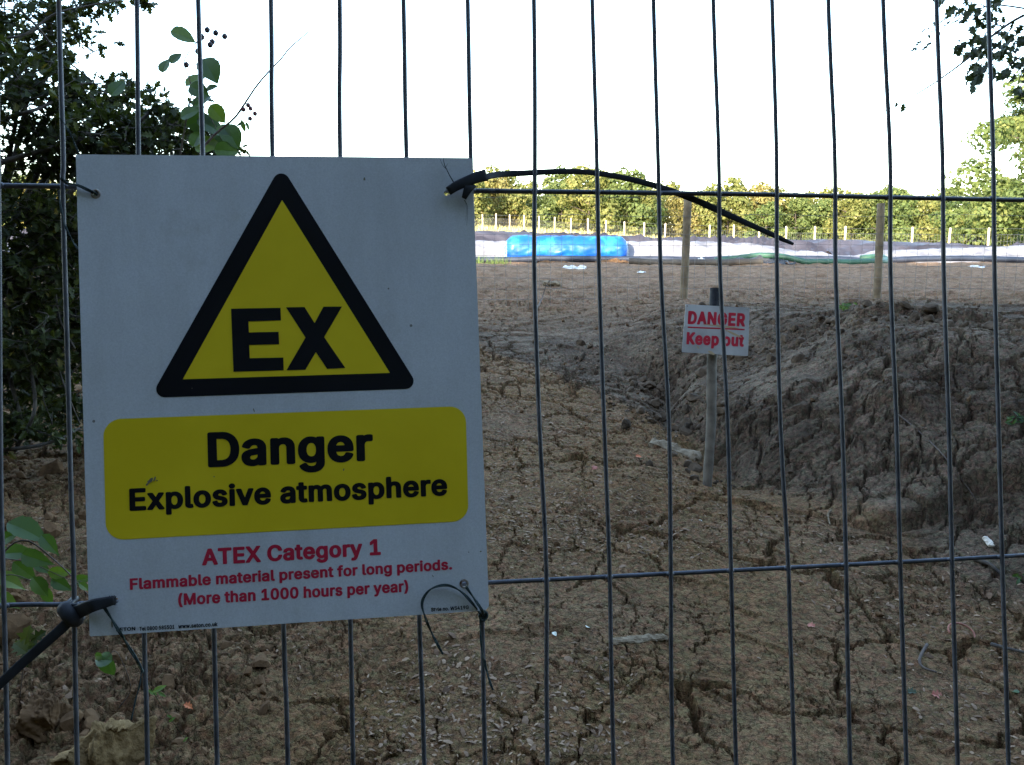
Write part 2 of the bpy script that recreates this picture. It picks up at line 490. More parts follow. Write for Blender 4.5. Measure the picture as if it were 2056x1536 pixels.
M['bush_leaf'] = foliage('hedge_leaf', [(0.0, (0.018, 0.023, 0.007)), (0.55, (0.036, 0.046, 0.012)), (0.80, (0.066, 0.072, 0.016)), (1.0, (0.15, 0.105, 0.025))], 0.34, 0.55, 0.2)
M['bramble_leaf'] = foliage('bramble_leaf', [(0.0, (0.028, 0.055, 0.015)), (0.6, (0.052, 0.095, 0.02)), (1.0, (0.11, 0.15, 0.025))], 0.38, 0.45, 0.4)
M['branch_leaf'] = foliage('overhanging_leaf', [(0.0, (0.018, 0.022, 0.014)), (0.8, (0.045, 0.06, 0.025)), (1.0, (0.07, 0.05, 0.03))], 0.25, 0.5, 0.3)
M['tree_leaf'] = foliage('sunlit_tree_leaf', [(0.0, (0.075, 0.095, 0.03)), (0.45, (0.15, 0.165, 0.05)), (0.8, (0.25, 0.235, 0.085)), (1.0, (0.34, 0.28, 0.12))], 0.50, 0.6, 0.2, (1.1, 1.1, 0.6))
M['oak_leaf'] = foliage('sunlit_oak_leaf', [(0.0, (0.055, 0.085, 0.03)), (0.5, (0.115, 0.155, 0.05)), (1.0, (0.23, 0.235, 0.08))], 0.50, 0.6, 0.2, (1.1, 1.1, 0.6))
M['tan_tree_leaf'] = foliage('turning_tree_leaf', [(0.0, (0.10, 0.095, 0.03)), (0.5, (0.20, 0.18, 0.06)), (1.0, (0.36, 0.29, 0.13))], 0.50, 0.6, 0.2, (1.1, 1.05, 0.6))
M['deep_tree_leaf'] = foliage('deep_green_tree_leaf', [(0.0, (0.06, 0.085, 0.03)), (0.5, (0.105, 0.14, 0.045)), (1.0, (0.21, 0.225, 0.08))], 0.50, 0.6, 0.2, (1.1, 1.1, 0.6))
M['litter'] = foliage('fallen_leaf_litter', [(0.0, (0.06, 0.035, 0.022)), (0.3, (0.14, 0.083, 0.050)), (0.65, (0.23, 0.15, 0.098)), (0.92, (0.31, 0.205, 0.128)), (1.0, (0.40, 0.275, 0.175))], 0.05, 0.85, 0.08)
M['grass'] = foliage('dry_grass', [(0.0, (0.16, 0.17, 0.05)), (0.5, (0.40, 0.34, 0.14)), (1.0, (0.60, 0.50, 0.26))], 0.2, 0.7, 0.2, (1, 1, 0.8))
M['green_grass'] = foliage('green_grass', [(0.0, (0.05, 0.09, 0.02)), (1.0, (0.16, 0.22, 0.06))], 0.25, 0.6, 0.2)
M['orange_leaf'] = simple('orange_leaf', (0.34, 0.075, 0.015), (0.45, 0.12, 0.02), 60, 0.6)
M['red_leaf'] = simple('red_leaf', (0.26, 0.06, 0.03), (0.38, 0.12, 0.07), 60, 0.6)
M['pale_leaf'] = simple('pale_leaf', (0.50, 0.47, 0.36), (0.62, 0.60, 0.48), 60, 0.6)
M['pot'] = simple('terracotta', (0.24, 0.085, 0.05), (0.32, 0.12, 0.075), 50, 0.7)
M['slab'] = simple('dry_clay', (0.13, 0.092, 0.056), (0.25, 0.19, 0.125), 25, 0.95, 0, 0.9, 0.01, 0.1, 8)
M['crumb'] = simple('soil_crumb', (0.066, 0.036, 0.017), (0.155, 0.088, 0.044), 12, 0.95, 0, 0.9, 0.006, 0.1, 8)
M['dark_crumb'] = simple('dark_clay_clod', (0.04, 0.028, 0.018), (0.115, 0.08, 0.052), 14, 0.95, 0, 1.0, 0.008, 0.1, 8)
M['ochre'] = simple('ochre_clay', (0.11, 0.068, 0.028), (0.235, 0.15, 0.068), 18, 0.95, 0, 1.0, 0.012, 0.1, 8)
M['pale_wood'] = simple('split_wood', (0.50, 0.42, 0.32), (0.64, 0.56, 0.46), 60, 0.8)
M['white_sheet'] = simple('white_geotextile', (0.10, 0.10, 0.112), (0.25, 0.245, 0.262), 1.3, 0.75, 0, 0.5, 0.03, 0.2, 8, (0.3, 0.7))
M['grey_sheet'] = simple('grey_liner', (0.030, 0.027, 0.036), (0.060, 0.055, 0.067), 0.8, 0.6, 0, 0.4, 0.02, 0.3, 6)
M['hose'] = simple('green_hose', (0.014, 0.055, 0.034), (0.022, 0.08, 0.05), 6, 0.6, 0, 0.3, 0.004)
M['pipe'] = simple('black_blue_pipe', (0.010, 0.014, 0.026), (0.026, 0.033, 0.052), 2.0, 0.45)
M['mud_pipe'] = simple('muddy_grey_pipe', (0.025, 0.02, 0.015), (0.06, 0.05, 0.036), 2.5, 0.7, 0, 0.3, 0.02)
M['dark_sheet'] = simple('black_liner_scrap', (0.014, 0.014, 0.017), (0.04, 0.038, 0.036), 2.5, 0.5, 0, 0.3, 0.02)
M['rag'] = simple('white_litter', (0.40, 0.40, 0.37), (0.55, 0.55, 0.52), 5, 0.6)
# blue wrapping film
m, nt, b = new_mat('blue_wrapping_film')
n = noise(nt, 1.6, 6, 0.6)
nt.links.new(ramp(nt, n, [(0.3, (0.004, 0.045, 0.25)), (0.55, (0.006, 0.085, 0.36)), (0.75, (0.025, 0.24, 0.52))]), b.inputs['Base Color'])
b.inputs['Roughness'].default_value = 0.45; b.inputs['Specular IOR Level'].default_value = 0.4
bump(nt, b, noise(nt, 2.5, 5, 0.6), 0.15, 0.05)
M['blue_film'] = m
M['white_film'] = simple('gathered_pale_film', (0.06, 0.17, 0.40), (0.34, 0.42, 0.50), 14, 0.35, 0, 0.8, 0.03, 0.5, 8, (0.42, 0.56))

# ground: brown flow, grey bank, reddish plateau, straw hillside (soil colours, no light)
m, nt, b = new_mat('cracked_clay_ground')
tc = N(nt, 'ShaderNodeTexCoord'); vec = tc.outputs['Object']
big = noise(nt, 0.9, 6, 0.6, vec=vec); mid = noise(nt, 6, 6, 0.6, vec=vec); fine = noise(nt, 55, 6, 0.65, vec=vec); grit = noise(nt, 260, 3, 0.6, vec=vec)
brown = ramp(nt, mid, [(0.28, (0.130, 0.066, 0.025)), (0.52, (0.212, 0.112, 0.046)), (0.75, (0.288, 0.160, 0.073))])
brown = mixc(nt, brown, ramp(nt, big, [(0.35, (0.21, 0.135, 0.06)), (0.65, (0.17, 0.13, 0.09))]), None, 'MIX', 0.35)
greyc = ramp(nt, mid, [(0.28, (0.084, 0.055, 0.034)), (0.52, (0.138, 0.097, 0.063)), (0.75, (0.205, 0.150, 0.102))])
plat = ramp(nt, mid, [(0.28, (0.15, 0.090, 0.050)), (0.52, (0.25, 0.157, 0.093)), (0.75, (0.34, 0.225, 0.14))])
straw = ramp(nt, big, [(0.3, (0.22, 0.21, 0.08)), (0.55, (0.40, 0.34, 0.15)), (0.8, (0.50, 0.42, 0.22))])
def attr(nm):
    a = N(nt, 'ShaderNodeAttribute'); a.attribute_name = nm
    return a.outputs['Fac']
greyc = mixc(nt, greyc, ramp(nt, noise(nt, 1.7, 5, 0.6, vec=vec), [(0.34, (0.66, 0.63, 0.60)), (0.62, (1.15, 1.13, 1.10))]), None, 'MULTIPLY', 1.0)
c = mixc(nt, brown, greyc, attr('grey'))
c = mixc(nt, c, plat, attr('plateau'))
c = mixc(nt, c, straw, attr('hill'))
hue = noise(nt, 38, 3, 0.6, vec=vec)
c = mixc(nt, c, ramp(nt, hue, [(0.30, (0.86, 1.08, 1.0)), (0.5, (1, 1, 1)), (0.70, (1.16, 0.94, 1.0))]), None, 'MULTIPLY', 1.0)
c = mixc(nt, c, ramp(nt, noise(nt, 17, 4, 0.7, vec=vec), [(0.34, (0.70, 0.69, 0.68)), (0.56, (1.06, 1.06, 1.06))]), None, 'MULTIPLY', 0.9)
c = mixc(nt, c, ramp(nt, fine, [(0.32, (0.46, 0.44, 0.43)), (0.58, (1.12, 1.12, 1.12))]), None, 'MULTIPLY', 0.9)
c = mixc(nt, c, ramp(nt, grit, [(0.32, (0.6, 0.6, 0.6)), (0.66, (1.3, 1.28, 1.25))]), None, 'MULTIPLY', 0.8)
nt.links.new(c, b.inputs['Base Color']); b.inputs['Roughness'].default_value = 0.95; b.inputs['Specular IOR Level'].default_value = 0.12
sq = N(nt, 'ShaderNodeMapping'); nt.links.new(vec, sq.inputs[0]); sq.inputs['Scale'].default_value = (1, 1.3, 1.0)
wv = N(nt, 'ShaderNodeTexVoronoi', feature='DISTANCE_TO_EDGE'); wv.inputs['Scale'].default_value = 24
mp = N(nt, 'ShaderNodeVectorMath', operation='ADD')
sc_ = N(nt, 'ShaderNodeVectorMath', operation='SCALE'); nn = N(nt, 'ShaderNodeTexNoise'); nn.inputs['Scale'].default_value = 14; nn.inputs['Detail'].default_value = 4
nt.links.new(sq.outputs[0], nn.inputs['Vector']); nt.links.new(nn.outputs['Color'], sc_.inputs[0]); sc_.inputs[3].default_value = 0.12
nt.links.new(sq.outputs[0], mp.inputs[0]); nt.links.new(sc_.outputs[0], mp.inputs[1]); nt.links.new(mp.outputs[0], wv.inputs['Vector'])
ed = N(nt, 'ShaderNodeMapRange'); ed.inputs[1].default_value = 0.0; ed.inputs[2].default_value = 0.05
nt.links.new(wv.outputs['Distance'], ed.inputs[0])
h1 = N(nt, 'ShaderNodeMath', operation='MULTIPLY_ADD'); nt.links.new(fine, h1.inputs[0]); h1.inputs[1].default_value = 1.6; nt.links.new(ed.outputs[0], h1.inputs[2])
h2 = N(nt, 'ShaderNodeMath', operation='MULTIPLY_ADD'); nt.links.new(grit, h2.inputs[0]); h2.inputs[1].default_value = 0.35; nt.links.new(h1.outputs[0], h2.inputs[2])
bump(nt, b, h2.outputs[0], 1.0, 0.012)
M['ground'] = m

# ------------------------------------------------------------------ ground: one sheet to the horizon
th = np.concatenate([np.linspace(-180, -60, 40)[:-1], np.linspace(-60, -36, 60)[:-1], np.linspace(-36, 36, 1000), np.linspace(36, 60, 60)[1:], np.linspace(60, 180, 40)[1:-1]])
th = np.radians(th)
rr = np.concatenate([np.linspace(0.25, 1.0, 10)[:-1], np.geomspace(1.0, 2.0, 110)[:-1], np.geomspace(2.0, 13.0, 760)[:-1], np.geomspace(13, 45, 200)[:-1], np.geomspace(45, 900, 70)])
TH, RR = np.meshgrid(th, rr)
X = (RR * np.sin(TH)).ravel(); Y = (RR * np.cos(TH)).ravel()
Z = np.empty_like(X); G = np.empty_like(X)
for k in range(0, len(X), 200000):
    Z[k:k + 200000], G[k:k + 200000] = land(X[k:k + 200000], Y[k:k + 200000])
nth, nr = len(th), len(rr)
i = np.arange(nr - 1)[:, None] * nth; j = np.arange(nth)[None]
j2 = (j + 1) % nth
FA = np.stack([i + j, i + j2, i + nth + j2, i + nth + j], -1).reshape(-1, 4)[:, ::-1]
me = mesh_np('ground', np.stack([X, Y, Z], 1), FA, None, True)
Rr = np.hypot(X, Y)
for nm, val in (('grey', G), ('plateau', sstep(7.5, 11.0, Y + 0.8 * fbm(X, Y, 1.5, 3, 301))), ('hill', sstep(38, 41, Y + 1.0 * fbm(X, Y, 2.5, 2, 302)))):
    a = me.attributes.new(nm, 'FLOAT', 'POINT'); a.data.foreach_set('value', val.astype(np.float32))
tag(link('ground', me, M['ground']), kind='structure')

# ------------------------------------------------------------------ planes of the near fence and of the sign on it
SIGN_PX = [(152, 310), (948, 317), (982, 1225), (180, 1278)]
K = np.array([[F, 0, 1028], [0, F, 768], [0, 0, 1.0]])
def pose(pts, width):
    A = []
    for (x, y), (u, v) in zip([(0, 0), (1, 0), (1, 1), (0, 1)], pts):
        A.append([x, y, 1, 0, 0, 0, -u * x, -u * y, -u]); A.append([0, 0, 0, x, y, 1, -v * x, -v * y, -v])
    H = np.linalg.svd(np.array(A))[2][-1].reshape(3, 3)
    Mm = np.linalg.inv(K) @ H
    if Mm[2, 2] < 0: Mm = -Mm
    s = width / np.linalg.norm(Mm[:, 0])
    to_w = np.stack([AX, ADN, AFW], 1)
    a = to_w @ Mm[:, 0]; b_ = to_w @ Mm[:, 1]
    a /= np.linalg.norm(a); b_ /= np.linalg.norm(b_)
    n = np.cross(a, b_); n /= np.linalg.norm(n); b_ = np.cross(n, a)
    return C0 + to_w @ Mm[:, 2] * s, a, b_, n       # top left corner, right, down, away from the camera
S0, SA, SB, SN = pose(SIGN_PX, 0.25)
def hit(px, py, p0, n):
    r = ray(px, py)
    return C0 + r * (((p0 - C0) @ n) / (r @ n))
F0, FAx, FBx, FN = pose([(126, 371), (1994.5, 398.5), (2013.5, 1119.5), (148.5, 1214)], 1.0)
gap = min(np.linalg.norm(hit(*p, S0, SN) - C0) / np.linalg.norm(hit(*p, F0, FN) - C0) for p in SIGN_PX)
far = max(np.linalg.norm(hit(*p, S0, SN) - C0) / np.linalg.norm(hit(*p, F0, FN) - C0) for p in SIGN_PX)
F0 = C0 + (F0 - C0) * (far * 1.008)             # the wires run just behind the board
def fpt(px, py, off=0.0):
    return hit(px, py, F0, FN) + FN * off
def spt(px, py, off=0.0):
    return hit(px, py, S0, SN) + SN * off
def s2(px, py):
    p = hit(px, py, S0, SN) - S0
    return float(p @ SA), float(-(p @ SB))        # right, up on the board

# ------------------------------------------------------------------ temporary mesh fence
WIRES = [
    [(-4, 300), (0, 800), (2, 1000), (6, 1150), (15, 1536)],
    [(118, 0), (127, 310), (126, 385), (135, 700), (143, 1000), (148, 1150), (155, 1536)],
    [(275, 0), (278, 310), (290, 1275), (296, 1536)],
    [(398, 0), (407, 310), (430, 1275), (436, 1536)],
    [(544, 0), (547, 310), (570, 1275), (578, 1536)],
    [(682, 0), (683, 310), (704, 1275), (709, 1536)],
    [(810, 0), (816, 310), (842, 1240), (852, 1536)],
    [(939, 0), (945, 310), (968, 1240), (974, 1536)],
    [(1072, 0), (1074, 310), (1073, 550), (1083, 850), (1097, 1150), (1099, 1536)],
    [(1189, 0), (1198, 310), (1203, 550), (1213, 850), (1224, 1150), (1232, 1536)],
    [(1312, 0), (1321, 310), (1327, 550), (1343, 850), (1347, 1150), (1351, 1536)],
    [(1432, 0), (1443, 310), (1446, 550), (1461, 850), (1468, 1150), (1478, 1536)],
    [(1550, 0), (1559, 310), (1560, 550), (1567, 850), (1582, 1120), (1586, 1250), (1595, 1536)],
    [(1663, 0), (1676, 310), (1678, 550), (1691, 850), (1699, 1150), (1707, 1536)],
    [(1773, 0), (1787, 310), (1788, 550), (1800, 850), (1808, 1150), (1820, 1536)],
    [(1880, 0), (1892, 310), (1895, 550), (1905, 850), (1912, 1150), (1923, 1536)],
    [(1984, 0), (1994, 310), (1997, 550), (2005, 850), (2013, 1150), (2025, 1536)],
    [(2083, 0), (2093, 310), (2108, 1150), (2118, 1536)],
]
for k in range(1, 11):                                # the panel goes on to the right and left of the picture
    x = 2083 + 97 * k - 1.6 * k * k
    WIRES.append([(x, 0), (x + 10, 310), (x + 25, 1150), (x + 34, 1536)])
for k in range(1, 4):
    x = -16 - 150 * k
    WIRES.append([(x, 300), (x + 8, 700), (x + 20, 1536)])
WR = 0.00157
fence = empty('mesh_fence_panel', fpt(1028, 2600))
tag(fence, 'grey galvanised wire mesh fence panel close up, right across the picture', 'fence')
UP_END, DN_END = -820, 2900
for w in WIRES:
    P = [fpt(x, y) for x, y in w]
    d = fpt(w[-1][0], w[-1][1]) - fpt(w[0][0], w[0][1]); d /= np.linalg.norm(d)
    P = [P[0] - d * 0.27] + P + [P[-1] + d * 0.45]
    MB().tube(spline(P, 40), WR, 8).build('vertical_wire', M['wire'], fence)
for row in ([(-480, 367), (0, 370.5), (125, 372), (500, 376), (960, 381), (1028, 382), (1500, 388), (2056, 400), (2900, 414)],
            [(-480, 1241), (0, 1218), (147, 1215), (500, 1197), (980, 1172), (1500, 1146), (2056, 1117), (2900, 1067)]):
    mb = MB(); mb.tube(spline([fpt(x, y, 2 * WR) for x, y in row], 40), WR * 1.05, 8)
    for w in WIRES:                                  # weld beads where the wires cross
        ys_ = np.interp(np.interp(row[2][1], [p[1] for p in w], [p[0] for p in w]), [p[0] for p in row], [p[1] for p in row])
        x_ = np.interp(ys_, [p[1] for p in w], [p[0] for p in w])
        c_ = fpt(x_, ys_, WR); s_ = RNG.uniform(0.8, 1.15)
        mb.tube([c_ - FAx * WR * 1.7, c_ - FAx * WR * 1.1, c_ + FAx * WR * 0.1, c_ + FAx * WR * 1.2, c_ + FAx * WR * 1.8], [WR * 0.4, WR * 1.05 * s_, WR * 1.3 * s_, WR * 1.1 * s_, WR * 0.4], 8)
    mb.build('horizontal_wire', M['wire'], fence)

